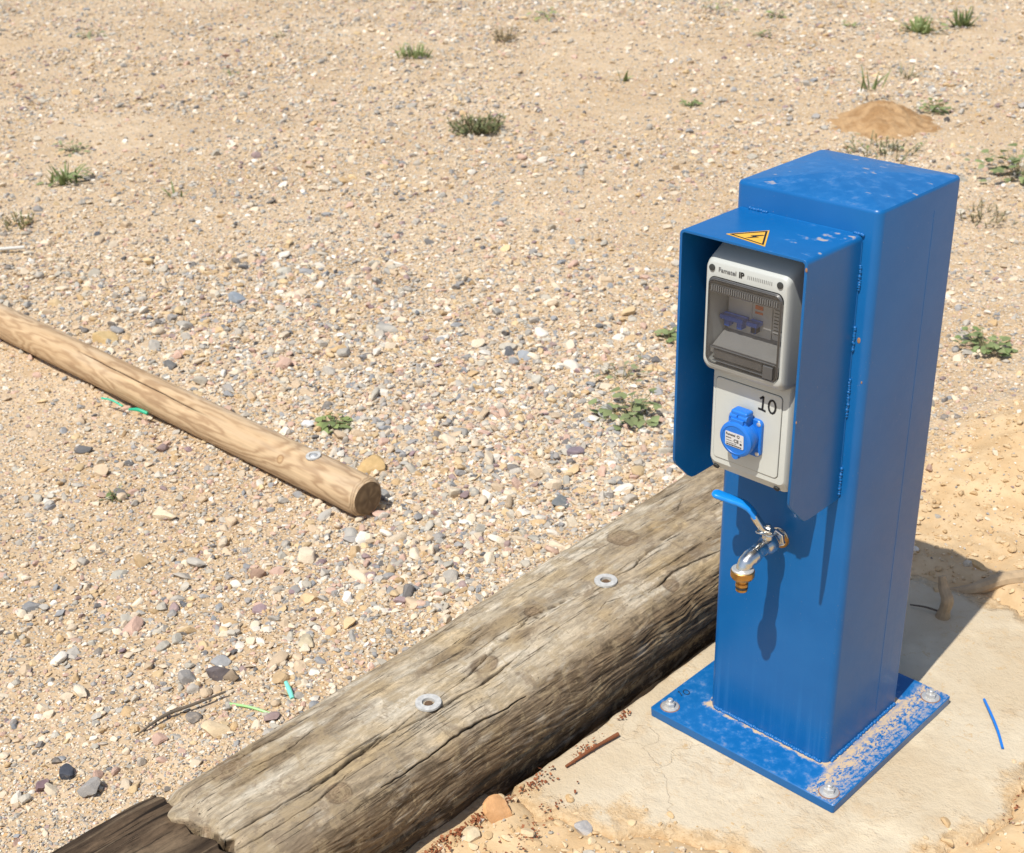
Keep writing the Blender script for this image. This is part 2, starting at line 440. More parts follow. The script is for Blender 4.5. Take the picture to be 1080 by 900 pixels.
# ------------------------------------------------------------------ terrain
BX0, BX1 = -.342, -.105         # timber beam sides
def slab_mask(x, y):            # 1 inside the concrete pad
    n = fbm(x*5, y*5, 0, 4, 3)*.060 + fbm(x*24, y*24, 0, 3, 6)*.030
    d = np.maximum(np.maximum(-.16-x, x-(.405 + .06*np.sin(y*5))), np.maximum(-.285+.35*np.minimum(x-.05, .12)-y, y-.60+.2*x)) + n
    return 1 - sstep(-.05, .03, d)

def dirt_mask(x, y):
    n = fbm(x*2.2, y*2.2, 0, 4, 9)
    right = sstep(-.22, -.06, x + .10*n - .10*np.clip(y-1.0, 0, 9)) * (1-sstep(1.15, 1.9, y + .5*n))
    return right

def gh(x, y):
    x = np.asarray(x, float); y = np.asarray(y, float)
    z = .010*fbm(x*1.1, y*1.1, 0, 3, 1) + .005*fbm(x*5, y*5, 0, 3, 2) + .0015*vnoise(x*40, y*40, 0, 4)
    z = z + .05*vnoise(x*.35, y*.35, 0, 21)*sstep(1.5, 5, np.hypot(x, y))
    ng = 1 - sstep(.05, .5, np.abs(x - BX0 + .05))           # gravel piled against the beam
    z = z + .022*ng*(x < -.2)*(y < 1.0)
    dm = dirt_mask(x, y)
    z = z + dm*(.016*fbm(x*8, y*8, 0, 4, 31) + .013*np.abs(fbm(x*20, y*20, 0, 3, 33)) + .003)
    z = z + .060*np.exp(-((x-.0)**2/.04 + (y-1.15)**2/.08))*(1+.5*fbm(x*7, y*7, 0, 3, 35))
    s = slab_mask(x, y)
    z = z*(1-s) + s*(-.032) - .030*np.exp(-((x+.117)/.012)**2)*(y > -.36)*(y < .6)
    return z

def axis(lo, hi, step, far, grow=1.13):
    a = list(np.arange(lo, hi, step)); s = step
    while a[-1] < far: s *= grow; a.append(a[-1]+s)
    s = step; left = [lo]
    while left[-1] > -far: s *= grow; left.append(left[-1]-s)
    return np.array(left[:0:-1] + a)

gx = axis(-3.2, 1.0, .011, 60); gy = axis(-1.4, 3.0, .011, 60)
GX, GY = np.meshgrid(gx, gy, indexing='ij')
GZ = gh(GX, GY)
dmk = dirt_mask(GX, GY)
me = np_mesh('ground', np.stack([GX, GY, GZ], -1).reshape(-1, 3), grid_faces(len(gx), len(gy)),
             np.stack([dmk, dmk*0, dmk*0], -1).reshape(-1, 3))
tag(link('ground', me, M_ground), kind='structure')

# concrete pad under the pedestal
sx = np.arange(-.22, .60, .006); sy = np.arange(-.56, .80, .006)
sx = np.concatenate([[-.1075, -.1070, -.1062, -.105], sx[sx > -.103]])
SX, SY = np.meshgrid(sx, sy, indexing='ij')
SZ = .0016*fbm(SX*6, SY*6, 0, 3, 41) + .0016*fbm(SX*45, SY*45, 0, 3, 42)*sstep(-.1, .4, fbm(SX*4, SY*4, 0, 3, 43))
pl = (SX > -.085) & (SX < .275) & (SY > -.09) & (SY < .28)
SZ = np.where(pl, np.minimum(SZ, -.0002), SZ)
edge = 1 - slab_mask(SX, SY)
SZ = SZ - .05*sstep(.55, 1.0, edge)
SZ[0] = -.08; SZ[1] -= .012; SZ[2] -= .003
SX[:4] += .007*fbm(SY[:4]*14, 0*SY[:4], 0, 3, 44)
me = np_mesh('concrete_pad', np.stack([SX, SY, SZ], -1).reshape(-1, 3), grid_faces(len(sx), len(sy)), np.stack([edge, edge*0, edge*0], -1).reshape(-1, 3))
tag(link('concrete_pad', me, M_slab), kind='structure')

# ------------------------------------------------------------------ pebble shapes
def ico(sub):
    bm = bmesh.new(); bmesh.ops.create_icosphere(bm, subdivisions=sub, radius=1)
    bm.verts.ensure_lookup_table()
    v = np.array([p.co[:] for p in bm.verts]); f = np.array([[q.index for q in fc.verts] for fc in bm.faces]); bm.free()
    return v, f
ICO = {1: ico(1), 2: ico(2), 3: ico(3)}
def rock_shape(sub, seed, cuts=9, d0=.40, d1=.80):
    v, f = ICO[sub]; v = v.copy(); r = np.random.default_rng(seed)
    for _ in range(cuts):
        n = r.normal(size=3); n /= np.linalg.norm(n); d = r.uniform(d0, d1)
        s = v@n; v = v - np.where(s > d, s-d, 0)[:, None]*n*.92
    v = v*(1 + .10*vnoise(v[:, 0]*1.7+seed, v[:, 1]*1.7, v[:, 2]*1.7, seed)[:, None])
    if sub == 1: v = v*(1 + r.uniform(-.22, .15, (len(v), 1)))
    return v, f
PAL = np.array([(.66,.55,.41), (.57,.44,.30), (.52,.36,.19), (.40,.38,.34), (.27,.28,.29), (.12,.125,.135), (.55,.37,.29),
                (.76,.71,.62), (.28,.20,.21), (.62,.46,.26), (.48,.45,.38), (.72,.62,.47)])
PW = np.array([.16, .12, .07, .14, .08, .03, .08, .09, .025, .07, .09, .09]); PW /= PW.sum()

CAM = np.array([.9735, -1.4117, 1.3337])
def in_view(x, y, pad=.30):
    # the trapezoid of ground the photograph takes in, widened so that a step aside still shows gravel
    c, s = math.cos(R(43.855)), math.sin(R(43.855))
    dx, dy = x-CAM[0], y-CAM[1]
    side = dx*c + dy*s; fwd = -dx*s + dy*c
    return (fwd > 1.0) & (fwd < 9.6) & (np.abs(side) < fwd*.40 + pad)

MOUND = (-1.645, 3.33)
def pole_y(x): return .043 + .01242*(x+.9)
def free(x, y, s):
    b = (x > BX0+.012) & (x < BX1+.004) & (y < .60)
    p = (np.abs(y - pole_y(x)) < .024) & (x < -.865)
    m = ((x-MOUND[0])**2 + (y-MOUND[1])**2) < .20**2
    sl = slab_mask(x, y) > .25
    pl = (x > -.07) & (x < .29) & (y > -.08) & (y < .29)
    return ~(b | p | m | sl | pl)

def coarse(x, y):               # where the larger stones gather
    c = np.exp(-(((x+1.0)/.75)**2 + ((y-.55)/.55)**2))*1.3
    c = c + np.exp(-(((x+2.2)/.8)**2 + ((y-.45)/.35)**2))*.9 + np.exp(-(((x+.62)/.3)**2 + ((y+.45)/.5)**2))*.6
    return np.clip(.42 + 1.25*c + 1.0*fbm(x*1.5, y*1.5, 0, 4, 77) + .25*sstep(2.5, 4.5, np.hypot(x-.97, y+1.41)), .14, 2.0)/2

VERTS, FACES, COLS = [], [], []; voff = 0
def scatter(dens, d0, d1, dmax, sub, variants, seed, dmin=0.0, power=1.0):
    global voff
    r = np.random.default_rng(seed)
    x0, x1, y0, y1 = -8.6, .9, -1.3, 7.8
    if dmax < 4: x0, x1, y0, y1 = CAM[0]-dmax, min(.9, CAM[0]+dmax), -1.3, CAM[1]+dmax
    n = int(dens*(x1-x0)*(y1-y0))
    x = r.uniform(x0, x1, n); y = r.uniform(y0, y1, n); s = d0*(d1/d0)**(r.random(n)**power)
    D = np.hypot(np.hypot(x-CAM[0], y-CAM[1]), CAM[2])
    k = in_view(x, y) & (D < dmax) & (D >= dmin) & free(x, y, s)
    k &= r.random(n) < coarse(x, y) if d1 > .009 else r.random(n) < np.clip(.66 + .7*fbm(x*2.1, y*2.1, 0, 3, 78), .3, 1)
    dm = dirt_mask(x, y)
    k &= r.random(n) > dm*.86
    fade = 1 - sstep(dmax*.82, dmax, D); k &= r.random(n) < np.maximum(fade, .0 if dmax < 9 else 1)
    x, y, s = x[k], y[k], s[k]; n = len(x)
    z = gh(x, y)
    ci = r.choice(len(PAL), n, p=PW); col = PAL[ci]*r.uniform(.82, 1.12, (n, 1))
    col = mixc(col, SAND, r.uniform(0, .25, n)); col = np.clip(col*.93, 0, .8)
    var = r.integers(0, variants, n)
    for q in range(variants):
        w = np.where(var == q)[0]
        if not len(w): continue
        bv, bf = rock_shape(sub, seed*31+q)
        m = len(w)
        sc = np.stack([np.ones(m), r.uniform(.5, .95, m), r.uniform(.30, .70, m)], -1)*s[w, None]/2*1.28
        a = r.uniform(0, 2*np.pi, m); tx = r.normal(0, .28, m); ty = r.normal(0, .28, m)
        V = bv[None]*sc[:, None]
        c_, s_ = np.cos(tx)[:, None], np.sin(tx)[:, None]
        V = np.stack([V[..., 0], V[..., 1]*c_-V[..., 2]*s_, V[..., 1]*s_+V[..., 2]*c_], -1)
        c_, s_ = np.cos(ty)[:, None], np.sin(ty)[:, None]
        V = np.stack([V[..., 0]*c_+V[..., 2]*s_, V[..., 1], -V[..., 0]*s_+V[..., 2]*c_], -1)
        c_, s_ = np.cos(a)[:, None], np.sin(a)[:, None]
        V = np.stack([V[..., 0]*c_-V[..., 1]*s_, V[..., 0]*s_+V[..., 1]*c_, V[..., 2]], -1)
        hz = sc[:, 2]*r.uniform(.02, .72, m)
        V = V + np.stack([x[w], y[w], z[w]+hz], -1)[:, None]
        VERTS.append(V.reshape(-1, 3)); COLS.append(np.repeat(col[w], len(bv), 0))
        FACES.append((bf[None] + (voff + np.arange(m)*len(bv))[:, None, None]).reshape(-1, 3)); voff += m*len(bv)

scatter(420, .020, .038, 9.8, 3, 18, 1, power=1.9)
scatter(2600, .013, .023, 4.4, 2, 20, 2, power=1.3)
scatter(1400, .013, .021, 9.8, 2, 14, 7, dmin=4.0)
scatter(11000, .007, .013, 3.5, 2, 20, 3)
scatter(9500, .007, .012, 9.8, 1, 16, 4, dmin=2.9)
scatter(24000, .004, .007, 3.4, 1, 16, 5)
scatter(9000, .005, .007, 5.6, 1, 12, 8, dmin=3.1)
scatter(32000, .0024, .004, 2.4, 1, 12, 6)
me = np_mesh('gravel', np.concatenate(VERTS), np.concatenate(FACES), np.concatenate(COLS), smooth=False)
tag(link('gravel', me, M_peb), kind='stuff', label='loose mixed beige and grey gravel spread over the sandy ground', cat='gravel')
print('gravel tris', len(me.polygons))
VERTS, FACES, COLS = [], [], []

# clods of dry soil by the pad edges: uncountable crumbs
def clods():
    r = np.random.default_rng(91); V, F, C = [], [], []; off = 0
    n = 34000
    x = r.uniform(-.32, .95, n); y = r.uniform(-.70, 2.2, n)
    keep = (dirt_mask(x, y) > .3) | ((x > -.12) & (y < -.05))
    s = slab_mask(x, y); keep &= (s < .97) & (r.random(n) < (1-s)*.9+.09)
    keep &= ~((x > -.07) & (x < .29) & (y > -.08) & (y < .29)) & ~((x < BX1+.004) & (y < .62) & (x > BX0))
    x, y = x[keep], y[keep]; n = len(x); sz = .0028*(8.0)**(r.random(n)**3.6)
    z = np.maximum(gh(x, y), np.where(slab_mask(x, y) > .45, 0, -1))
    for q in range(8):
        bv, bf = rock_shape(2, 700+q, 10); w = np.arange(q, n, 8); m = len(w)
        a = r.uniform(0, 6.28, m); sc = np.stack([np.ones(m), r.uniform(.6, 1, m), r.uniform(.35, .75, m)], -1)*sz[w, None]/2
        W = bv[None]*sc[:, None]; c_, s_ = np.cos(a)[:, None], np.sin(a)[:, None]
        W = np.stack([W[..., 0]*c_-W[..., 1]*s_, W[..., 0]*s_+W[..., 1]*c_, W[..., 2]], -1) + np.stack([x[w], y[w], z[w]+sc[:, 2]*.35], -1)[:, None]
        V.append(W.reshape(-1, 3)); F.append((bf[None]+(off+np.arange(m)*len(bv))[:, None, None]).reshape(-1, 3)); off += m*len(bv)
        cc = mixc((.48,.32,.16), (.63,.49,.31), r.random(m)); C.append(np.repeat(cc, len(bv), 0))
    me = np_mesh('soil_clods', np.concatenate(V), np.concatenate(F), np.concatenate(C), False)
    tag(link('soil_clods', me, M_peb), kind='stuff', label='crumbs of dry orange soil round the concrete pad', cat='soil')
clods()

def debris():                   # reddish dry plant crumbs gathered along the foot of the beam
    r = np.random.default_rng(17); V, F, C = [], [], []; off = 0
    quad = np.array([(-.8,-.5,0), (.9,-.35,.1), (.6,.6,.35), (-.7,.45,.2)])
    pts = []
    for cx, cy, sd, n in ((-.098,-.47,.018,300), (-.092,-.39,.014,150), (-.090,-.30,.010,60), (-.03,-.345,.014,30), (-.085,-.20,.008,40),
                          (-.092,-.10,.007,30), (.425,.075,.020,12), (.44,.13,.015,8), (-.02,-.41,.02,40)):
        pts.append(np.stack([r.normal(cx, sd*.6, n), r.normal(cy, sd*1.8, n)], -1))
    P = np.concatenate(pts); P = P[(P[:, 0] > BX1+.002)]
    n = len(P); z = np.maximum(gh(P[:, 0], P[:, 1]), np.where(slab_mask(P[:, 0], P[:, 1]) > .5, 0, -1))
    for i in range(n):
        s = .0012*3.2**r.random(); a = r.uniform(0, 6.28); t = r.uniform(-.7, .7)
        M = np.array([[math.cos(a), -math.sin(a), 0], [math.sin(a), math.cos(a), 0], [0, 0, 1]]) @ np.array([[math.cos(t), 0, math.sin(t)], [0, 1, 0], [-math.sin(t), 0, math.cos(t)]])
        V.append((quad*s) @ M.T + [P[i, 0], P[i, 1], z[i]+s*.7 + r.uniform(0, .006)]); F.append(np.array([[0, 1, 2, 3]]) + off); off += 4
        C.append(np.repeat(mixc((.16,.045,.02), (.36,.15,.07), r.random(1)), 4, 0))
    me = np_mesh('dry_plant_debris', np.concatenate(V), np.concatenate(F), np.concatenate(C), False)
    tag(link('dry_plant_debris', me, tinted('dry_debris', .9)), kind='stuff', label='reddish dry plant crumbs along the foot of the timber beam', cat='plant debris')
debris()

# ------------------------------------------------------------------ timber beam
CR = [  # cracks on the upper face, as (x, y, half width, depth)
 ([(-.190,-.775),(-.1846,-.661),(-.1829,-.537),(-.1913,-.427),(-.193,-.404)], .0022, .010),
 ([(-.193,-.404),(-.1913,-.3877),(-.1997,-.3371),(-.2144,-.2648),(-.2327,-.154),(-.2207,-.0808),(-.2142,-.0322),(-.211,-.004)], .0015, .008),
 ([(-.211,-.004),(-.2094,.02),(-.2052,.0575),(-.2167,.113),(-.2265,.2015),(-.2242,.311),(-.226,.50)], .0022, .010),
 ([(-.1812,-.686),(-.1786,-.62),(-.1905,-.497),(-.1756,-.424),(-.1754,-.333),(-.179,-.2516),(-.1857,-.204)], .0022, .010),
 ([(-.1625,-.764),(-.1578,-.637),(-.1687,-.562)], .0012, .005),
 ([(-.232,-.30),(-.236,-.22),(-.231,-.15)], .0011, .004),
 ([(-.145,.02),(-.152,.10),(-.14,.20),(-.15,.30)], .0016, .006),
 ([(-.27,-.70),(-.262,-.60),(-.268,-.52)], .001, .004),
 ([(-.30,-.02),(-.305,.06),(-.30,.15)], .0016, .006),
 ([(-.125,-.55),(-.128,-.40),(-.122,-.28)], .0016, .006),
]
_r = np.random.default_rng(77)
for _ in range(16):       # short drying checks
    cx, cy, l = _r.uniform(-.32, -.125), _r.uniform(-.72, .45), _r.uniform(.03, .14)
    CR.append(([(cx, cy), (cx+_r.normal(0, .004), cy+l*.5), (cx+_r.normal(0, .006), cy+l)], _r.uniform(.0008, .0014), _r.uniform(.002, .004)))
def poly_dist(px, py, pts):
    d = np.full(px.shape, 9.0); tt = np.zeros(px.shape); L = 0
    tot = sum(math.dist(a, b) for a, b in zip(pts[:-1], pts[1:]))
    for (ax, ay), (bx, by) in zip(pts[:-1], pts[1:]):
        vx, vy = bx-ax, by-ay; l2 = vx*vx+vy*vy
        t = np.clip(((px-ax)*vx + (py-ay)*vy)/l2, 0, 1)
        q = np.hypot(px-ax-t*vx, py-ay-t*vy); u = q < d
        d = np.where(u, q, d); tt = np.where(u, (L + t*math.sqrt(l2))/tot, tt); L += math.sqrt(l2)
    return d, tt

def make_beam(name, xc, hw, ztop, zbot, y0, y1, n_len, n_arc, seed, dark, cracks, power=4.0):
    zc, hh = (ztop+zbot)/2, (ztop-zbot)/2
    th = np.linspace(0, 2*np.pi, 4000, endpoint=False)
    ex = np.sign(np.cos(th))*np.abs(np.cos(th))**(2/power); ez = np.sign(np.sin(th))*np.abs(np.sin(th))**(2/power)
    PX, PZ = ex*hw, ez*hh
    ds = np.hypot(np.diff(PX, append=PX[0]), np.diff(PZ, append=PZ[0])); S = np.concatenate([[0], np.cumsum(ds)])
    wgt = np.where(PZ > -hh*.6, 1.0, .12)*ds; cw = np.concatenate([[0], np.cumsum(wgt)]); cw /= cw[-1]
    u = np.linspace(0, 1, n_arc, endpoint=False)
    ti = np.interp(u, cw, np.arange(4001)); i0 = ti.astype(int) % 4000
    px, pz = PX[i0], PZ[i0]
    # smooth outward normal of the section
    nx = np.abs(px/hw)**(power-1)*np.sign(px)/hw; nz = np.abs(pz/hh)**(power-1)*np.sign(pz)/hh
    nl = np.hypot(nx, nz); nx, nz = nx/nl, nz/nl
    y = np.linspace(y0, y1, n_len)
    Y, X = np.meshgrid(y, px, indexing='ij'); Z = np.broadcast_to(pz, Y.shape).copy(); NX = np.broadcast_to(nx, Y.shape); NZ = np.broadcast_to(nz, Y.shape)
    X = X.copy()
    arc = np.broadcast_to(S[i0], Y.shape)
    wob = .012*fbm(Y*1.8, X*4, Z*4, 3, seed) + .005*fbm(Y*7, X*14, Z*14, 3, seed+5)
    side = np.clip(np.abs(NX), 0, 1)
    wr = fbm(Y*16 + 7*arc, arc*105 + fbm(Y*9, arc*9, 0, 2, seed+3)*2.5, 0, 4, seed+8)
    wrk = -np.abs(wr)*.0032*side - np.abs(fbm(Y*14, arc*120, 0, 3, seed+9))*.0014
    grain = fbm(Y*7, arc*210 + .5*fbm(Y*5, arc*12, 0, 2, seed+2), 0, 3, seed+11)
    if dark: wob = wob*.35
    spl = np.zeros(Y.shape)
    if cracks:   # torn splinters near the post
        spl = np.exp(-((X+xc+.135)/.035)**2 - ((Y-.16)/.13)**2)*(NZ > .1)*sstep(-.25, .25, fbm(Y*10, arc*55, 0, 3, seed+90))
    d = wob + wrk + grain*.0007 - spl*.006*(.4+np.abs(fbm(Y*18, arc*150, 0, 2, seed+91)))
    gx_, gy_ = X + xc, Y
    crk = np.zeros(Y.shape)
    if cracks:
        jit = .0018*vnoise(Y*22, 0*Y, 0, seed+30) + .0009*vnoise(Y*120, 0*Y, 0, seed+31)
        for pts, w, dep in CR:
            q, t = poly_dist(gx_ + jit, gy_, pts)
            ww = w*np.clip(np.sin(np.pi*np.clip(t, .03, .97))*1.6, .25, 1)*.62*(1+.5*vnoise(Y*30, 1+0*Y, 0, seed+32))
            e = np.exp(-(q/ww)**2)*(NZ > .25); crk = np.maximum(crk, e); d = d - dep*e
    # broken flakes / torn fibres
    tear = sstep(.35, .62, fbm(Y*3.2, arc*16, 0, 3, seed+40))
    d = d - tear*.004*np.abs(fbm(Y*12, arc*160, 0, 2, seed+41))
    X = X + NX*d; Z = Z + NZ*d
    if cracks: X = X*(1 - .15*sstep(.02, -.05, Z)*(X > 0))
    if cracks: X = X*(1 + .27*sstep(-.75, .45, Y)*sstep(.02, -.10, X))
    # hewn, uneven ends
    endn = (.3 if dark else 1)*.022*fbm(arc*12, arc*0, 0, 3, seed+50) + .010*fbm(arc*60, arc*0+3, 0, 2, seed+51)
    Y = Y + endn*((1-sstep(y0, y0+.10, Y)) - (1-sstep(0, .10, y1-Y)))
    rnd = 1 - (.02 if dark else .10)*(1-sstep(0, .05, y1-Y))**2 - .05*(1-sstep(0, .03, Y-y0))**2
    X *= rnd; Z *= rnd
    # colours
    if not dark:
        c = mixc((.30,.235,.155), (.42,.35,.25), sstep(-.35, .45, fbm(Y*3, arc*14, 0, 4, seed+60)))
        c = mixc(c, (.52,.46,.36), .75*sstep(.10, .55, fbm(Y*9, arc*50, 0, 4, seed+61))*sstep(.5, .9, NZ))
        c = mixc(c, (.155,.105,.055), .75*sstep(.18, .5, fbm(Y*5, arc*22, 0, 4, seed+62)))
        c = mixc(c, (.40,.29,.15), .5*sstep(.1, .5, fbm(Y*14, arc*20, 0, 3, seed+66)))
        c = c*(1+.22*grain[..., None])
        c = mixc(c, (.15,.10,.055), .78*sstep(.45, .9, NX)); c = mixc(c, (.05,.034,.02), .7*sstep(.15, .6, np.abs(wr))*side)  # self shade of the slab side painted into its brown; wrinkles darkened too
        low = sstep(.045, -.03, Z)*sstep(-.3, .1, NX); c = mixc(c, (.042,.027,.016), .72*low)  # shade at the foot of the slab side painted in near black
        c = mixc(c, (.60,.42,.21), .7*sstep(.30, .5, tear*fbm(Y*7, arc*40, 0, 3, seed+70)))
        for kx, ky, kr in ((-.205,-.284,.016), (-.138,.065,.011), (-.295,-.665,.022), (-.27,.12,.02), (-.15,-.60,.013), (-.24,-.14,.012)):
            rr = np.hypot(gx_-kx, (gy_-ky)*.8)/kr + .25*fbm(gx_*60, gy_*60, 0, 2, 5)
            kn = (1-sstep(.8, 1.15, rr))*(NZ > .2)
            c = mixc(c, (.17,.115,.065), kn*.75); c = mixc(c, (.08,.05,.03), np.exp(-((rr-1)/.13)**2)*(NZ > .2)*.7)
            c = mixc(c, (.30,.22,.14), kn*.5*(np.sin(rr*22) > .4))
    else:
        c = mixc((.030,.020,.013), (.105,.070,.042), sstep(-.4, .5, fbm(Y*4, arc*30, 0, 4, seed+60)))
        c = mixc(c, (.006,.004,.003), .9*sstep(.25, .45, fbm(Y*4, arc*110, 0, 3, seed+64)))
        c = mixc(c, (.20,.145,.09), .6*sstep(.15, .5, grain)*sstep(.4, .9, NZ))
    c = mixc(c, (.56,.42,.24), .75*np.clip(spl, 0, 1)*sstep(-.1, .3, fbm(Y*14, arc*90, 0, 3, seed+92)))
    c = mixc(c, (.05,.03,.018), .8*np.clip(spl, 0, 1)*sstep(.1, .35, fbm(Y*12, arc*120, 0, 3, seed+93)))
    c = mixc(c, (.018,.012,.008), np.clip(crk*1.2, 0, 1))
    # end caps: shrinking rows
    rows = [(X, Y, Z, c)]
    def cap(i, ycap):
        out = []
        for k in (.94, .8, .6, .4, .2, .0):
            xx, zz = X[i]*k, Z[i]*k
            yy = Y[i]*k + ycap*(1-k) + .008*fbm(xx*40, zz*40, 0, 3, seed+80)*(k < .9)
            cc = mixc((.10,.065,.035), (.26,.19,.12), sstep(-.4, .4, fbm(xx*30, zz*80, 0, 3, seed+81))) if not dark else np.full((len(xx), 3), .03)
            out.append((xx[None], yy[None], zz[None], cc[None]))
        return out
    a = cap(0, Y[0].mean()); b = cap(-1, Y[-1].mean())
    allr = a[::-1] + rows + b
    XX, YY, ZZ, CC = (np.concatenate([r[k] for r in allr]) for k in range(4))
    V = np.stack([XX+xc, YY, ZZ+zc], -1)
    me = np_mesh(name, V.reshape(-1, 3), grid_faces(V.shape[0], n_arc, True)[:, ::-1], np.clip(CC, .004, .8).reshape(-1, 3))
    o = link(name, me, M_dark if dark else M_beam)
    from mathutils.bvhtree import BVHTree
    return o, (lambda x, y: me_z(me, x, y))

def me_z(me, x, y):
    n = len(me.vertices); co = np.empty(n*3, np.float32); me.vertices.foreach_get('co', co); co = co.reshape(-1, 3)
    k = np.where((np.abs(co[:, 0]-x) < .012) & (np.abs(co[:, 1]-y) < .012) & (co[:, 2] > .05))[0]
    return float(np.median(np.sort(co[k, 2])[-max(3, len(k)//2):])) if len(k) else .14

beam, beam_z = make_beam('timber_beam', -.2235, .1185, .146, -.06, -.752, .53, 1000, 760, 200, False, True)
tag(beam, 'long squared weathered grey timber beam with two bolt washers in front of the blue post', 'timber beam')
def washer(parent, p, r, hole, tilt=(0,0,1), head='bolt'):
    d = Vector(tilt).normalized(); p = Vector(p); n = 32
    bm = bmesh.new(); L = [circle(p, d, r, n), circle(p + d*.0028, d, r*.985, n), circle(p + d*.0030, d, hole*1.06, n), circle(p - d*.003, d, hole, n)]
    add_loft(bm, L, False, False); w = bm_obj('washer', bm, M_galv, parent)
    bm = bmesh.new()
    if head == 'bolt':
        add_lathe(bm, p - d*.003, d, [(0, hole*.99), (.0008, hole*.99), (.0012, hole*.72), (.0035, hole*.62), (.0038, hole*.2)], 14)
        bm_obj('bolt_head', bm, M_rustdark, w)
    else:
        add_lathe(bm, p - d*.002, d, [(0, hole*.99), (.004, hole*.9), (.0062, hole*.55), (.0066, hole*.1)], 16)
        bm_obj('screw_head', bm, M_zinc, w)
for x, y in ((-.193,-.404), (-.211,-.004)):
    washer(beam, (x, y, beam_z(x, y)+.0012), .0185, .0085)
old, _ = make_beam('old_sleeper', -.236, .114, .136, -.06, -1.55, -.756, 420, 420, 300, True, False, 9)
tag(old, 'dark brown splintered sleeper butted against the near end of the timber beam', 'sleeper')

# ------------------------------------------------------------------ round pine pole
def make_pole():
    r0, xe, xl = .041, -.851, -3.4
    n_len, n_arc = 1300, 190
    x = xe - (xe-xl)*np.linspace(0, 1, n_len)**1.25; th = np.linspace(0, 2*np.pi, n_arc, endpoint=False)
    X, T = np.meshgrid(x, th, indexing='ij')
    rad = r0*(1 - .16*(1-sstep(0, .014, xe-X))**2) + .0009*fbm(X*3, np.cos(T)*2, np.sin(T)*2, 3, 61)
    cy_, cz_ = np.cos(T), np.sin(T)
    # tree rings laid bare by turning: distance to a wandering pith
    ox = .008*vnoise(X*2.1, 0*X, 0, 70) + .004*vnoise(X*7, 0*X, 0, 71); oz = .008*vnoise(X*1.9, 0*X+5, 0, 72) + .004*vnoise(X*6, 0*X+4, 0, 73)
    bumpn = .0045*fbm(X*9, cy_*2.2, cz_*2.2, 4, 74)
    d = np.hypot(rad*cy_ - ox, rad*cz_ - oz) + bumpn
    ph = d*2*np.pi/.0030
    ring = (.5 + .5*np.sin(ph))**1.6
    fine = fbm(X*10, T*26, 0, 3, 75)
    c = mixc((.52,.375,.225), (.25,.145,.075), ring*.66)
    c = mixc(c, (.42,.27,.14), .5*sstep(-.2, .5, fbm(X*2.5, cy_*1.5, cz_*1.5, 3, 76))); c = c*(1+.16*fine[..., None])
    c = mixc(c, (.58,.47,.34), .35*sstep(.1, .9, cz_)*sstep(-.2, .5, fbm(X*5, cy_*3, cz_*3, 3, 77)))
    # one long drying check, seen on the upper front
    ct = 2.42 + .22*np.sin((X+1.5)*2.2) + .05*vnoise(X*14, 0*X, 0, 78)
    along = sstep(-1.92, -1.75, X)*(1-sstep(-1.42, -1.30, X))
    ang = (T - (2*np.pi - ct))   # front side (negative y)
    e = np.exp(-((T - (np.pi + .62 + .18*np.sin((X+1.6)*3) + .03*vnoise(X*16, 0*X, 0, 79)))*r0/.0011)**2)*along*0
    tc = np.pi*.5 + .55 + .10*np.sin((X+1.6)*4) + .025*vnoise(X*18, 0*X, 0, 79)
    e = np.exp(-((T-tc)*r0/.0012)**2)*along
    c = mixc(c, (.03,.018,.01), np.clip(e*1.3, 0, 1)); rad = rad - .004*e - .0004*ring
    kx, kt = -1.075, np.pi*.5 + 1.0
    rr = np.hypot(X-kx, (T-kt)*r0)/.008; c = mixc(c, (.24,.13,.06), np.exp(-((rr-1)/.25)**2)*.8); c = mixc(c, (.42,.26,.12), (rr < .85)*.5)
    Y = rad*cy_; Z = rad*cz_
    rows = [(X, Y, Z, c)]; caps = []
    for k in (.97, .9, .75, .55, .3, 0):
        yy, zz = Y[0]*k, Z[0]*k; rr = np.hypot(yy-.004, zz+.003)
        cc = mixc((.26,.175,.095), (.15,.095,.05), (.5+.5*np.sin(rr*2*np.pi/.0042))*.8); cc = mixc(cc, (.10,.065,.04), .5*sstep(-.1, .5, fbm(yy*90, zz*90, 0, 3, 81)))
        caps.append((np.full((1, n_arc), xe+.0015*(1-k)) , yy[None], zz[None], cc[None]))
    allr = caps[::-1] + rows
    XX, YY, ZZ, CC = (np.concatenate([r[k] for r in allr]) for k in range(4))
    V = np.stack([XX, YY + pole_y(XX), ZZ + .040], -1)
    me = np_mesh('pine_pole', V.reshape(-1, 3), grid_faces(V.shape[0], n_arc, True), np.clip(CC, .004, .8).reshape(-1, 3))
    bm = bmesh.new(); bm.from_mesh(me); bmesh.ops.recalc_face_normals(bm, faces=bm.faces); bm.to_mesh(me); bm.free()
    o = link('pine_pole', me, M_pole)
    tag(o, 'round honey coloured pine pole lying on the gravel with one bolt washer', 'wooden pole')
    a = R(96); d = Vector((0, math.cos(a), math.sin(a)))
    p = Vector((-1.005, pole_y(-1.005), .040)) + d*.0408
    washer(o, p, .0155, .0085, d, 'screw')
make_pole()

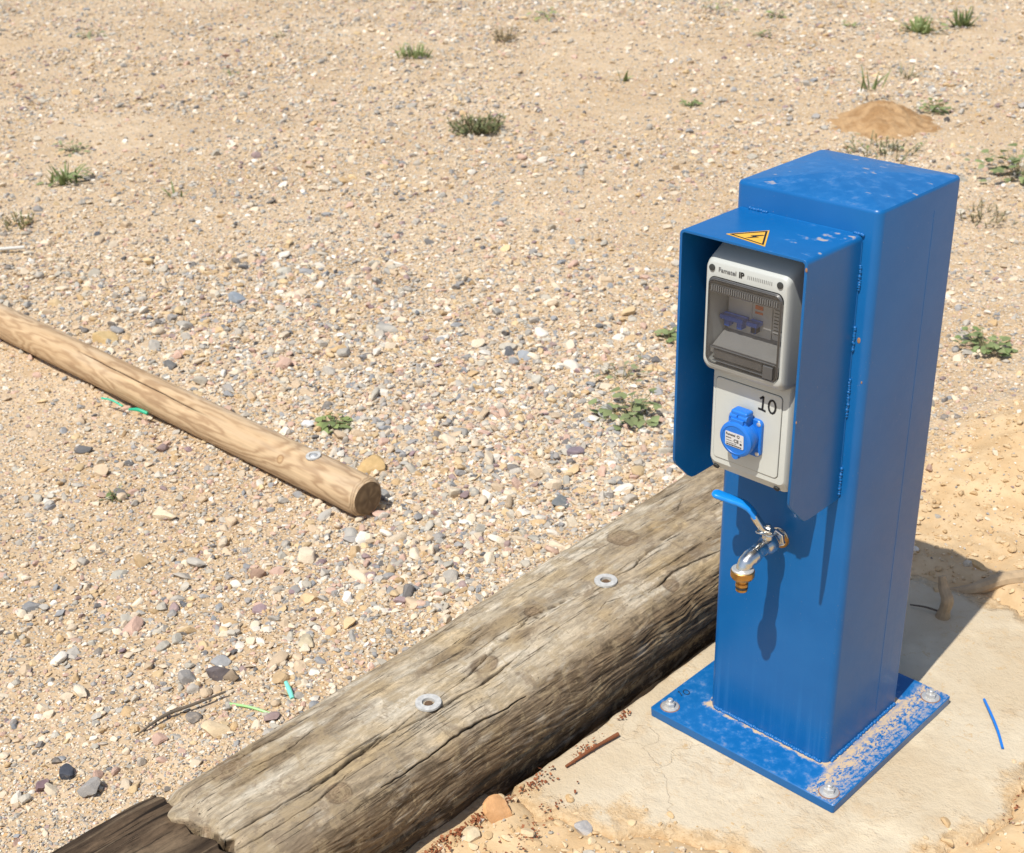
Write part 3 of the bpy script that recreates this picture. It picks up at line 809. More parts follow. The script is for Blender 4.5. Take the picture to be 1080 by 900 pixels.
# ------------------------------------------------------------------ pedestal (post frame: x along the front, y back, z up from the plate top)
PT = .0151
ped = bpy.data.objects.new('utility_pedestal', None); COL.objects.link(ped); ped.location = (.10, .096, 0)
tag(ped, 'blue painted steel service post with hooded socket box and water tap', 'service pedestal')
OFF = Vector((-.10, -.096, PT))
def pobj(name, bm, mat, parent=None, **kw):
    o = bm_obj(name, bm, mat, None, **kw)
    o.parent = parent or ped
    if o.parent == ped: o.location = OFF
    return o
W_, D_, H_ = .20, .192, .8212
bm = bmesh.new()
def ring(z, inset, r=.011): return [(a, b, z) for a, b in rrect(-.0035+inset, W_+.0035-inset, -.003+inset, D_+.0035-inset, max(.002, r-inset), 6)]
L = add_loft(bm, [ring(0, 0), ring(.4, 0), ring(H_-.0045, 0), ring(H_-.0022, .0007), ring(H_-.0006, .0022), ring(H_, .0045)], True, False)
pk = bm.verts.new((W_/2, D_/2, H_+.0095))
top = L[-1]
for i in range(len(top)): bm.faces.new((top[i], top[(i+1) % len(top)], pk))
post = pobj('post', bm, M_body, smooth_deg=28)
# long seam of the folded sheet on the right face
bm = bmesh.new(); add_box(bm, W_+.0030, W_+.0038, .128, .1287, .02, H_-.03); pobj('seam', bm, M_body, post)

bm = bmesh.new()
add_loft(bm, [[(a, b, z) for a, b in rrect(-.0661+i, .2574-i, -.0692+i, .2610-i, .004, 4)] for z, i in ((-PT+.0004, .0006), (-.0012, 0), (0, .0012))])
plate = pobj('base_plate', bm, M_plate)
def to_plate(u, v):                  # hand written number by the left corner of the plate
    a = R(62); return (-.0600 + u*math.cos(a) - v*math.sin(a) + .008, -.012 + u*math.sin(a) + v*math.cos(a), .0006)
bm = bmesh.new()
el = [(.006*math.cos(k*.5236)*.75 + .010, .006*math.sin(k*.5236)) for k in range(13)]
add_strokes(bm, [[(0, -.006), (0, .006)], [(0, .006), (-.002, .004)], el], .0013, to_plate); pobj('number', bm, M_black, plate, smooth_deg=0)

def weld(name, a, b, r, parent, seed):
    rr = random.Random(seed); a = Vector(a); b = Vector(b); n = max(3, int((b-a).length/(r*.75))); bm = bmesh.new()
    for i in range(n+1):
        p = a.lerp(b, i/n) + Vector((rr.uniform(-1,1), rr.uniform(-1,1), rr.uniform(-1,1)))*r*.22
        bmesh.ops.create_icosphere(bm, subdivisions=2, radius=r*rr.uniform(.75, 1.05), matrix=Matrix.Translation(p))
    return pobj(name, bm, M_body, parent, smooth_deg=180)
for a, b, s in (((.008,-.004,.001), (.192,-.004,.001), 1), ((.2045,.008,.001), (.2045,.184,.001), 2), ((-.0045,.008,.001), (-.0045,.184,.001), 3)):
    weld('weld_bead', a, b, .0032, plate, s)
for x, y in ((-.0445,-.0475), (.2370,-.0495), (.2360,.2370), (-.0445,.2370)):
    bm = bmesh.new(); add_lathe(bm, (x, y, 0), (0,0,1), [(0, .0135), (.0012, .0135), (.0016, .0125)], 28)
    w = pobj('anchor_bolt', bm, M_zinc, ped)
    bm = bmesh.new(); ph = random.random()
    add_lathe(bm, (x, y, .0016), (0,0,1), [(0, .0082), (.0062, .0082), (.0072, .0070), (.0072, .0045)], 6, ph); pobj('nut', bm, M_zinc, w, smooth_deg=20)
    bm = bmesh.new(); add_lathe(bm, (x, y, .0016), (0,0,1), [(0, .0043), (.0115, .0043), (.0125, .0034)], 16); pobj('threaded_stud', bm, M_zinc, w)
    bm = bmesh.new(); add_lathe(bm, (x, y, 0), (0,0,1), [(0, .0150), (.0005, .0147)], 28)
    w2 = pobj('rust_ring', bm, M_ringrust, w)

# hood: bent sheet, open at the front and below
hd, hx0, hx1, hz1, hz0, ch = .1217, .0005, .1825, .7885, .4284, .0437
TH = .0038
def hood_profile(ins, zb):
    r = .007-ins*.7; pts = [(hx0+ins, zb)]
    pts += [(hx0+ins, zb + (hz1-r-zb)*k/4) for k in (1, 2, 3)]
    for k in range(7): a = R(180-90*k/6); pts.append((hx0+ins+r+r*math.cos(a), hz1-ins-r+r*math.sin(a)))
    for k in range(7): a = R(90-90*k/6); pts.append((hx1-ins-r+r*math.cos(a), hz1-ins-r+r*math.sin(a)))
    pts += [(hx1-ins, zb + (hz1-r-zb)*k/4) for k in (3, 2, 1)] + [(hx1-ins, zb)]
    return pts
bm = bmesh.new()
ys = [(-hd, ch), (-hd+.003, ch-.007), (-hd+.010, ch-.0145), (-hd+.022, ch-.0265), (-hd+ch-.012, .007), (-hd+ch-.004, .0014), (-hd+ch+.004, 0), (-.04, 0), (.0, 0)]
O = [[bm.verts.new((a, y, b)) for a, b in hood_profile(0, hz0+dz)] for y, dz in ys]
I = [[bm.verts.new((a, y, b)) for a, b in hood_profile(TH, hz0+dz)] for y, dz in ys]
n = len(O[0])
for k in range(len(ys)-1):
    for i in range(n-1):
        bm.faces.new((O[k][i], O[k][i+1], O[k+1][i+1], O[k+1][i])); bm.faces.new((I[k][i], I[k+1][i], I[k+1][i+1], I[k][i+1]))
    for i in (0, n-1): bm.faces.new((O[k][i], O[k+1][i], I[k+1][i], I[k][i]))
for k in (0, len(ys)-1):
    for i in range(n-1): bm.faces.new((O[k][i], I[k][i], I[k][i+1], O[k][i+1]))
hood = pobj('hood', bm, M_hood, smooth_deg=40, bevel=.0009)
for a, b, s in (((hx0+.02,-.004,hz1+.001), (hx0+.045,-.004,hz1+.001), 5), ((hx1-.012,-.004,hz1+.001), (hx1+.001,-.004,hz1), 6), ((hx1+.001,-.004,.64), (hx1+.001,-.004,.67), 7),
                ((hx1+.001,-.004,.55), (hx1+.001,-.004,.60), 8), ((hx1+.001,-.004,.438), (hx1+.001,-.004,.475), 9), ((hx1+.001,-.004,.72), (hx1+.001,-.004,.75), 10)):
    weld('weld_bead', a, b, .0024, hood, s)
bm = bmesh.new(); add_tube(bm, [(hx0+.006, -.0038, hz1-.001), (hx1-.006, -.0038, hz1-.001)], .0016, 8); add_tube(bm, [(hx1-.0008, -.0038, hz1-.008), (hx1-.0008, -.0038, hz0+.004)], .0016, 8); pobj('sealing_seam', bm, M_hood, hood)
for p, s in (((.190,-.0032,.655), .004), ((.1980,-.0012,.60), .0022), ((hx1-.001,-hd-.0002,.777), .0028), ((hx1+.0002,-hd+.001,.5835), .002)):
    bm = bmesh.new(); bmesh.ops.create_icosphere(bm, subdivisions=2, radius=1, matrix=Matrix.Translation(p) @ Matrix.Diagonal((s*.6, .0006, s, 1))); pobj('paint_chip', bm, M_chip, hood)
# flakes of dried lime on top
# warning sticker: yellow triangle with black border and lightning bolt
S0, S1, S2 = Vector((.0560,-.1035,hz1)), Vector((.1180,-.1125,hz1)), Vector((.0885,-.0600,hz1))
cen = (S0+S1+S2)/3
def tri(k, dz): return [tuple(cen + (p-cen)*k + Vector((0,0,dz))) for p in (S0, S1, S2)]
bm = bmesh.new(); add_loft(bm, [tri(1, .0001), tri(1, .0005)]); stk = pobj('warning_sticker', bm, M_yel, hood, smooth_deg=0)
bm = bmesh.new(); A = [bm.verts.new(p) for p in tri(.88, .0008)]; B = [bm.verts.new(p) for p in tri(.74, .0008)]
for i in range(3): bm.faces.new((A[i], A[(i+1) % 3], B[(i+1) % 3], B[i]))
ex_ = (S1-S0).normalized(); ey_ = Vector((0,0,1)).cross(ex_)
bolt = [(.003,.013), (-.005,.001), (-.0005,.001), (-.003,-.010), (.006,.0035), (.0012,.0035), (.0058,.013)]
vs = [bm.verts.new(cen + ex_*u*1.05 + ey_*(v-.001)*1.05 + Vector((0,0,.0008))) for u, v in bolt]; bm.faces.new(vs)
pobj('warning_sign_print', bm, M_black, hood, smooth_deg=0)

# ---- socket box
UX0, UX1 = .0325, .1545
def rl(x0, x1, z0, z1, r, y, n=6): return [(a, y, b) for a, b in rrect(x0, x1, z0, z1, r, n)]
bm = bmesh.new()      # lower half of the housing
add_loft(bm, [rl(UX0-.002, UX1+.002, .453, .63, .008, -.0005), rl(UX0-.002, UX1+.002, .453, .63, .008, -.050), rl(UX0-.001, UX1+.001, .4535, .63, .008, -.056), rl(UX0, UX1, .4545, .63, .009, -.070),
              rl(UX0+.0008, UX1-.0008, .4575, .62, .009, -.0785), rl(UX0+.0025, UX1-.0025, .4675, .612, .009, -.0850), rl(UX0+.0045, UX1-.0045, .4700, .608, .008, -.0868)])
box = pobj('socket_box', bm, M_cream, smooth_deg=32)
bm = bmesh.new()      # upper half with a recess behind the window
z1b, z1f = .7735, .7545
add_loft(bm, [rl(UX0-.002, UX1+.002, .60, z1b, .008, -.0005), rl(UX0-.002, UX1+.002, .60, z1b, .008, -.052), rl(UX0-.001, UX1+.001, .601, z1b-.002, .009, -.058),
              rl(UX0+.0005, UX1-.0005, .603, z1f+.004, .010, -.0885), rl(UX0+.001, UX1-.001, .607, z1f, .010, -.0955), rl(UX0+.0022, UX1-.0022, .6115, z1f-.003, .010, -.0995), rl(UX0+.0035, UX1-.0035, .6135, z1f-.005, .010, -.1008),
              rl(UX0+.0065, UX1-.0065, .6170, .7325, .010, -.1008), rl(UX0+.0068, UX1-.0068, .6173, .7322, .010, -.0985), rl(UX0+.009, UX1-.009, .622, .729, .006, -.045)], True, False)
up = pobj('upper_housing', bm, M_grey, box, smooth_deg=32)
bm = bmesh.new(); add_loft(bm, [rl(UX0+.0085, UX1-.0085, .6215, .7295, .006, -.047), rl(UX0+.0085, UX1-.0085, .6215, .7295, .006, -.0445)]); pobj('recess_back', bm, M_inner, box)
# DIN cover, breakers and their toggles
bm = bmesh.new()
vs = [(UX0+.010, -.0500, .6600), (UX1-.010, -.0500, .6600), (UX1-.010, -.0960, .6360), (UX0+.010, -.0960, .6360)]
add_loft(bm, [vs, [(a, b, c-.006) for a, b, c in vs]]); pobj('cover_shelf', bm, M_shelf, box, smooth_deg=0)
def bxo(name, mat, *a, parent=box, bevel=.0008):
    bm = bmesh.new(); add_box(bm, *a); return pobj(name, bm, mat, parent, smooth_deg=0, bevel=bevel)
bxo('breaker', M_white, .0440, .0795, -.0640, -.0470, .6520, .7050)
bxo('breaker', M_white, .0800, .1090, -.0640, -.0470, .6520, .7050)
bxo('breaker', M_white, .1095, .1290, -.0625, -.0470, .6520, .7020)
bxo('breaker_label', M_tog, .0475, .0590, -.0645, -.0638, .6945, .6995); bxo('breaker_label', M_tog, .0630, .0770, -.0645, -.0638, .6945, .6985)
bxo('breaker_label', M_orange, .0845, .0960, -.0652, -.0638, .6880, .6935); bxo('breaker_label', M_orange, .0845, .0960, -.0648, -.0638, .6820, .6850)
for x0, x1 in ((.0415, .0765), (.0815, .0975)):
    bm = bmesh.new(); add_box(bm, x0, x1, -.0790, -.0640, .6690, .6750)
    for q in ((x0+.004, x0+.012), (x1-.012, x1-.004)): add_box(bm, q[0], q[1], -.0745, -.0640, .6590, .6692)
    pobj('toggle', bm, M_tog, box, smooth_deg=0, bevel=.0012)
rr = random.Random(3)
for k in range(9):
    z = .697 - k*.0045; bxo('breaker_print', M_groove, .1115, .1115+rr.uniform(.006, .013), -.0629, -.0626, z, z+.0013, bevel=None)
# smoked hinged window
bm = bmesh.new()
wx0, wx1, wz0, wz1 = UX0+.0072, UX1-.0072, .6178, .7318
add_loft(bm, [rl(wx0, wx1, wz0, wz1, .010, -.0975), rl(wx0, wx1, wz0, wz1, .010, -.1020), rl(wx0+.0015, wx1-.0015, wz0+.0015, wz1-.0015, .009, -.1040)], False, True)
win = pobj('window', bm, M_smoke, box, smooth_deg=30)
M_rib = simple('window_rib', (.13,.13,.13), .35)
M_edge = simple('window_edge', (.08,.08,.08), .4)
bm = bmesh.new(); add_box(bm, wx0+.003, wx1-.003, -.1035, -.0985, .7130, .7145); add_box(bm, wx0+.003, wx1-.003, -.1020, -.0985, .7145, .7225); add_box(bm, wx0+.005, wx1-.005, -.1020, -.0985, .7255, .7268)
for k in range(30):
    x = wx0+.007 + k*(wx1-wx0-.014)/29; add_box(bm, x-.0008, x+.0008, -.1046, -.1022, .7150, .7220)
pobj('window_hinge', bm, M_rib, box, smooth_deg=0)
bm = bmesh.new()
add_box(bm, wx0+.008, wx1-.004, -.1045, -.0990, .6400, .6418); add_box(bm, wx0+.012, wx1-.020, -.1047, -.1000, .6232, .6245); add_box(bm, wx1-.020, wx1-.006, -.1060, -.0990, .6215, .6380)
pobj('window_latch', bm, M_edge, box, smooth_deg=0, bevel=.0006)
bm = bmesh.new(); A = rl(wx0, wx1, wz0, wz1, .010, -.1023); B = rl(wx0+.0022, wx1-.0022, wz0+.0022, wz1-.0022, .008, -.1044)
add_loft(bm, [A, B, [(a, y+.001, b) for a, y, b in B]], False, False); pobj('window_rim', bm, M_edge, box)
bm = bmesh.new(); add_box(bm, wx0+.012, wx1-.024, -.1022, -.0985, .6260, .6385); pobj('window_strip', bm, M_rib, box, smooth_deg=0, bevel=.0015)
# screw wells
UPPER = [up, win] + [o for o in bpy.data.objects if o.name.split('.')[0] in ('recess_back', 'cover_shelf', 'breaker', 'breaker_label', 'toggle', 'breaker_print', 'window_hinge', 'window_latch', 'window_rim', 'window_strip')]
for x, y, z, d in ((UX0+.0110, -.1016, .7425, (0,-1,.1)), (UX1-.0130, -.1016, .7425, (0,-1,.1)), (UX0+.0110, -.0835, .4622, (0,-1,-.6)), (UX1-.0165, -.0835, .4622, (0,-1,-.6))):
    bm = bmesh.new(); add_lathe(bm, (x, y+.003, z), d, [(0, .0042), (.0034, .0042), (.0036, .0036)], 20); pobj('screw_well', bm, M_cap, box)
M_print = simple('grey_print', (.12,.12,.12), .6)
def nz_up(y): return Vector((0, .33, .94))
text_mesh('maker_print', 'Famatel', .0085, M_print, box, (.0660, -.1013, .7420), (1,0,0), (0,0,1), .00012)
text_mesh('maker_print', 'IP', .0100, M_black, box, (.0865, -.1013, .7420), (1,0,0), (0,0,1), .0004)
bm = bmesh.new()
for k in range(14): x = .0955 + k*.0026; add_box(bm, x, x+.0006, -.1012, -.1009, .7395, .7440)
pobj('vent_marks', bm, M_print, box, smooth_deg=0)
UPPER += [o for o in bpy.data.objects if o.name.split('.')[0] in ('maker_print', 'vent_marks')] + [o for o in bpy.data.objects if o.name.split('.')[0] == 'screw_well' and o.data.vertices[0].co.z > .6]
for o in UPPER:                # the upper half stands about a centimetre further out than the socket panel
    for vtx in o.data.vertices:
        if vtx.co.y < -.04: vtx.co.y -= .0100; vtx.co.z += .003
# socket panel with dark joint
bm = bmesh.new(); add_loft(bm, [rl(.0405, .1415, .4775, .5930, .006, -.0866), rl(.0405, .1415, .4775, .5930, .006, -.08705)]); pobj('panel_joint', bm, M_groove, box)
bm = bmesh.new(); add_loft(bm, [rl(.0412, .1408, .4782, .5923, .0055, -.0866), rl(.0412, .1408, .4782, .5923, .0055, -.0878), rl(.0418, .1402, .4788, .5917, .005, -.0883)]); panel = pobj('socket_panel', bm, M_cream, box)
# hand written 10
def to_ten(u, v): return (.1105+u*1.15, -.08865, .5755+v*1.15)
bm = bmesh.new()
oval = [(.0145 + .0045*math.cos(R(100+k*30)), .0000 + .0078*math.sin(R(100+k*30))) for k in range(13)]
add_strokes(bm, [[(-.0015, .0050), (.0020, .0080), (.0030, .0088)], [(.0028, .0088), (.0026, .0), (.0022, -.0068)], [(-.0032, -.0070), (.0022, -.0072), (.0066, -.0080)], oval], .0025, to_ten)
pobj('number', bm, M_black, box, smooth_deg=0)
# the socket: flange, barrel, sprung lid with hinge, label
sc_ = Vector((.0915, -.0883, .5265))
bm = bmesh.new(); add_loft(bm, [rl(.0660, .1172, .5015, .5530, .0075, -.0880), rl(.0660, .1172, .5015, .5530, .0075, -.0925), rl(.0668, .1164, .5023, .5522, .0070, -.0935)]); sock = pobj('socket', bm, M_sock, box)
ax = Vector((0, -1, -.06)).normalized()
bm = bmesh.new(); add_lathe(bm, (.0915, -.0930, .5275), ax, [(0, .0225), (.010, .0225)], 40); pobj('socket_barrel', bm, M_sock, box)
bm = bmesh.new(); add_lathe(bm, (.0910, -.1025, .5270), ax, [(0, .0235), (.0012, .0245), (.0070, .0245), (.0090, .0238), (.0100, .0222), (.0106, .0195), (.0100, .0190), (.0100, .001)], 44); lid = pobj('socket_lid', bm, M_sock, box)
bm = bmesh.new()
add_box(bm, .0790, .1040, -.1085, -.0925, .5450, .5650)
hb = pobj('lid_hinge', bm, M_sock, box, smooth_deg=0, bevel=.003)
bm = bmesh.new(); add_tube(bm, [(.0785, -.1045, .5560), (.1045, -.1045, .5560)], .0052, 16); add_box(bm, .0820, .1010, -.1120, -.1035, .5440, .5550); add_box(bm, .0895, .0915, -.1115, -.1085, .5590, .5610)
pobj('lid_hinge', bm, M_sock, box, bevel=.0008)
bm = bmesh.new(); add_lathe(bm, (.0910, -.1060, .5035), (0,-1,0), [(0, .006), (.005, .005)], 14); pobj('lid_tab', bm, M_sock, box)
for x, z in ((.0705, .5480), (.1125, .5480), (.1125, .5065), (.0705, .5065)):
    bm = bmesh.new(); add_lathe(bm, (x, -.0932, z), (0,-1,0), [(0, .0030), (.0008, .0030), (.0013, .0022)], 16); pobj('screw', bm, M_zinc, box)
face = Vector((.0905, -.1025, .5270)) + ax*.0104
def to_lid(u, v, d=.0): return face + Vector((1,0,0))*u + Vector((0,-.06,.998))*v + ax*d
bm = bmesh.new()
add_loft(bm, [[to_lid(a, b, 0) for a, b in rrect(-.0140, .0140, -.0100, .0100, .0018, 4)], [to_lid(a, b, .0004) for a, b in rrect(-.0140, .0140, -.0100, .0100, .0018, 4)]]); pobj('rating_label', bm, M_label, box, smooth_deg=0)
bm = bmesh.new()
def rect(u0, u1, v0, v1): bm.faces.new([bm.verts.new(to_lid(*p, .0007)) for p in ((u0, v0), (u1, v0), (u1, v1), (u0, v1))])
rr = random.Random(8)
for u0, u1, v0, v1 in ((-.0125,.0115,-.0090,-.0072), (-.0125,.0035,-.0058,-.0050), (-.0125,-.0045,.0010,.0024), (-.0125,-.002,-.0026,-.0018)):
    u = u0
    while u < u1:
        w = rr.uniform(.0006, .0019); rect(u, min(u+w, u1), v0, v1); u += w+.0005
add_strokes(bm, [[(.006+.0018*math.cos(k*.7854), .0066+.0018*math.sin(k*.7854)) for k in range(9)]], .0009, lambda u, v: to_lid(u, v, .0007))
rect(.0085, .0115, -.0045, -.0020); rect(.0088, .0112, .0010, .0015)
pobj('label_print', bm, M_black, box, smooth_deg=0)
text_mesh('maker_print', 'Famatel', .0046, M_black, box, to_lid(-.0055, .0066, .0008), (1,0,0), (0,-.06,.998), .0001)
text_mesh('label_mark', 'CE', .0064, M_black, box, to_lid(.0030, -.0010, .0008), (1,0,0), (0,-.06,.998), .00015)
# ---- water tap
Z0 = .3395
bm = bmesh.new(); add_lathe(bm, (.099, -.0030, Z0), (0,-1,0), [(0, .0138), (.002, .0138), (.0025, .0125)], 28); tap = pobj('water_tap', bm, M_chrome)
bm = bmesh.new(); add_lathe(bm, (.099, -.0030, Z0), (0,-1,0), [(0, .0118), (.001, .0130), (.009, .0130), (.010, .0118)], 6, .3); pobj('tap_nut', bm, M_chrome, tap, smooth_deg=20)
bm = bmesh.new(); add_lathe(bm, (.099, -.0032, Z0-.003), (0,-1,-.1), [(0, .0150), (.0026, .0140)], 24); pobj('rusty_gasket', bm, M_brass, tap)
bm = bmesh.new()
add_lathe(bm, (.099, -.013, Z0), (0,-1,0), [(0, .0085), (.006, .0085), (.009, .0120), (.014, .0138), (.022, .0138), (.028, .0118), (.031, .0105), (.034, .0105), (.035, .0090)], 28)
add_tube(bm, smooth_path([(.099, -.044, Z0), (.0992, -.054, Z0+.0005), (.0995, -.064, Z0-.0015), (.0985, -.0755, Z0-.004), (.0975, -.0830, Z0-.0095), (.097, -.0860, Z0-.016)], 5), [.0105]*10+[.0115]*5+[.0108]*5+[.0098]*6, 20)
add_lathe(bm, (.099, -.034, Z0+.010), (0,0,1), [(0, .0078), (.010, .0072), (.012, .0060), (.016, .0048), (.018, .0046)], 20)
pobj('tap_body', bm, M_chrome, tap)
bm = bmesh.new(); p0 = Vector((.097, -.0860, Z0-.0135)); dn = Vector((.03, -.05, -1)).normalized()
add_lathe(bm, p0, dn, [(0, .0138), (.0010, .0150), (.0022, .0150), (.0024, .0145)], 28); pobj('tap_washer', bm, M_zinc, tap)
bm = bmesh.new()
add_lathe(bm, p0 + dn*.0022, dn, [(0, .0150), (.001, .0162), (.009, .0162), (.0125, .0140), (.0148, .0100), (.0160, .0074), (.0190, .0072), (.0200, .0086), (.0240, .0088), (.0252, .0078), (.0275, .0076), (.0285, .0082), (.0315, .0080), (.0325, .0066), (.0320, .0050)], 26)
hose = pobj('hose_connector', bm, M_brass, tap, smooth_deg=25)
bm = bmesh.new(); add_lathe(bm, p0 + dn*.0274, dn, [(0, .0083), (.0009, .0086), (.0022, .0086), (.0030, .0083)], 24); pobj('rubber_ring', bm, M_rubber, tap)
# lever: bent flat bar, wing collar, blue grip
zs = Z0+.0245
def strap(bm, pts, widths, th):
    pts = [Vector(p) for p in pts]; loops = []
    for i, p in enumerate(pts):
        d = (pts[min(i+1, len(pts)-1)] - pts[max(i-1, 0)]).normalized(); s = Vector((d.y, -d.x, 0)).normalized(); u = s.cross(d).normalized()
        if u.z < 0: u = -u
        w = widths[i]; t = th if not hasattr(th, '__len__') else th[i]; n = 16; loops.append([])
        for k in range(n):
            a = 2*math.pi*k/n; ca, sa = math.cos(a), math.sin(a)
            loops[-1].append(p + s*w*math.copysign(abs(ca)**.6, ca) + u*t*math.copysign(abs(sa)**.6, sa))
    add_loft(bm, loops)
bm = bmesh.new()
strap(bm, [(.1075,-.0315,zs-.002), (.099,-.034,zs), (.0925,-.0375,zs+.002), (.0860,-.0415,zs+.012), (.0815,-.0440,zs+.020)], [.0065,.0090,.0085,.0075,.0070], [.0016,.0030,.0048,.0052,.0052])
for sx_ in (-1, 1):
    pts = [Vector((.099,-.034,zs+.0005)) + Vector((sx_*.006, -.004-sx_*.000, 0)) + Vector((.0062*math.cos(R(a)), .0050*math.sin(R(a)), -.002+.0012*math.cos(R(a)))) for a in range(0, 361, 30)]
    add_tube(bm, [p + Vector((0,-.004,-.001)) for p in pts], .0016, 8)
lev = pobj('tap_lever', bm, M_chrome, tap)
bm = bmesh.new(); add_lathe(bm, (.099,-.034,zs), (0,0,1), [(0, .0062), (.0045, .0062), (.0052, .0055), (.0052, .003)], 6); add_lathe(bm, (.099,-.034,zs+.0035), (0,0,1), [(0, .0032), (.004, .0030)], 12); pobj('lever_nut', bm, M_chrome, tap, smooth_deg=20)
bm = bmesh.new()
strap(bm, smooth_path([(.0835,-.0430,zs+.017), (.0795,-.0450,zs+.0245), (.0735,-.0480,zs+.0310), (.0660,-.0510,zs+.0350), (.0520,-.0575,zs+.0390), (.0385,-.0640,zs+.0430), (.0290,-.0680,zs+.0455)], 4),
      [.0072]*9 + [.0080]*6 + [.0088]*4 + [.0092]*3 + [.0088, .0075, .004], [.0040]*22 + [.0038, .0030, .0015])
pobj('lever_grip', bm, M_lever, tap, smooth_deg=60)

# ------------------------------------------------------------------ sand mound
r_, a_ = np.meshgrid(np.linspace(0, 1.12, 70), np.linspace(0, 2*np.pi, 160, endpoint=False), indexing='ij')
mx = MOUND[0] + r_*np.cos(a_)*.255; my = MOUND[1] + r_*np.sin(a_)*.27
rr_ = r_*(1+.22*fbm(np.cos(a_)*1.5+3, np.sin(a_)*1.5, 0, 2, 88)*r_)
prof = np.clip(1-rr_, -.2, 1); hz_ = .050*np.where(prof > 0, sstep(0, 1.15, prof)*1.25, prof*.5) + (.030*np.exp(-(((mx-MOUND[0]+.06)/.10)**2+((my-MOUND[1]-.07)/.12)**2)))*(prof > 0)*sstep(0, .5, prof)
hz_ = hz_ + .014*fbm(mx*18, my*18, 0, 4, 89)*sstep(0, .3, prof) + .003*fbm(mx*90, my*90, 0, 2, 90)
mz = gh(mx, my)*.5 + hz_ - .004
cc = mixc((.33,.195,.09), (.45,.29,.15), sstep(-.4, .4, fbm(mx*30, my*30, 0, 4, 92)))
me = np_mesh('sand_mound', np.stack([mx, my, mz], -1).reshape(-1, 3), grid_faces(70, 160, True), cc.reshape(-1, 3))
tag(link('sand_mound', me, tinted('fine_sand', .95, .4, 150, (1,1,1), .9, .006)), 'small mound of fine orange sand behind the blue post', 'sand pile')

# ------------------------------------------------------------------ single stones
def stone(x, y, s, asp, hgt, rot, col, label, seed, tilt=.1, sink=.35):
    bv, bf = rock_shape(3, 5000+seed, 11, .36, .68)
    v = bv*np.array([s, s*asp, s*hgt])/2*1.45
    ct, st = math.cos(tilt), math.sin(tilt); v = v @ np.array([[ct, 0, st], [0, 1, 0], [-st, 0, ct]]).T
    c, s_ = math.cos(rot), math.sin(rot); v = v @ np.array([[c, -s_, 0], [s_, c, 0], [0, 0, 1]]).T
    zz = float(gh(np.array([x]), np.array([y]))[0])
    if float(slab_mask(np.array([x]), np.array([y]))[0]) > .6: zz = 0
    hh = s*hgt/2
    nzv = fbm(bv[:, 0]*2.5, bv[:, 1]*2.5, bv[:, 2]*2.5, 3, seed)
    cc = np.clip(np.array(col)[None]*(1+.22*nzv[:, None]), 0, .85)
    me = np_mesh('stone', v, bf, cc, True); me.set_sharp_from_angle(angle=R(24))
    o = link('stone', me, M_peb); o.location = (x, y, zz + hh*(1-2*sink)+.002)
    tag(o, label, 'stone')
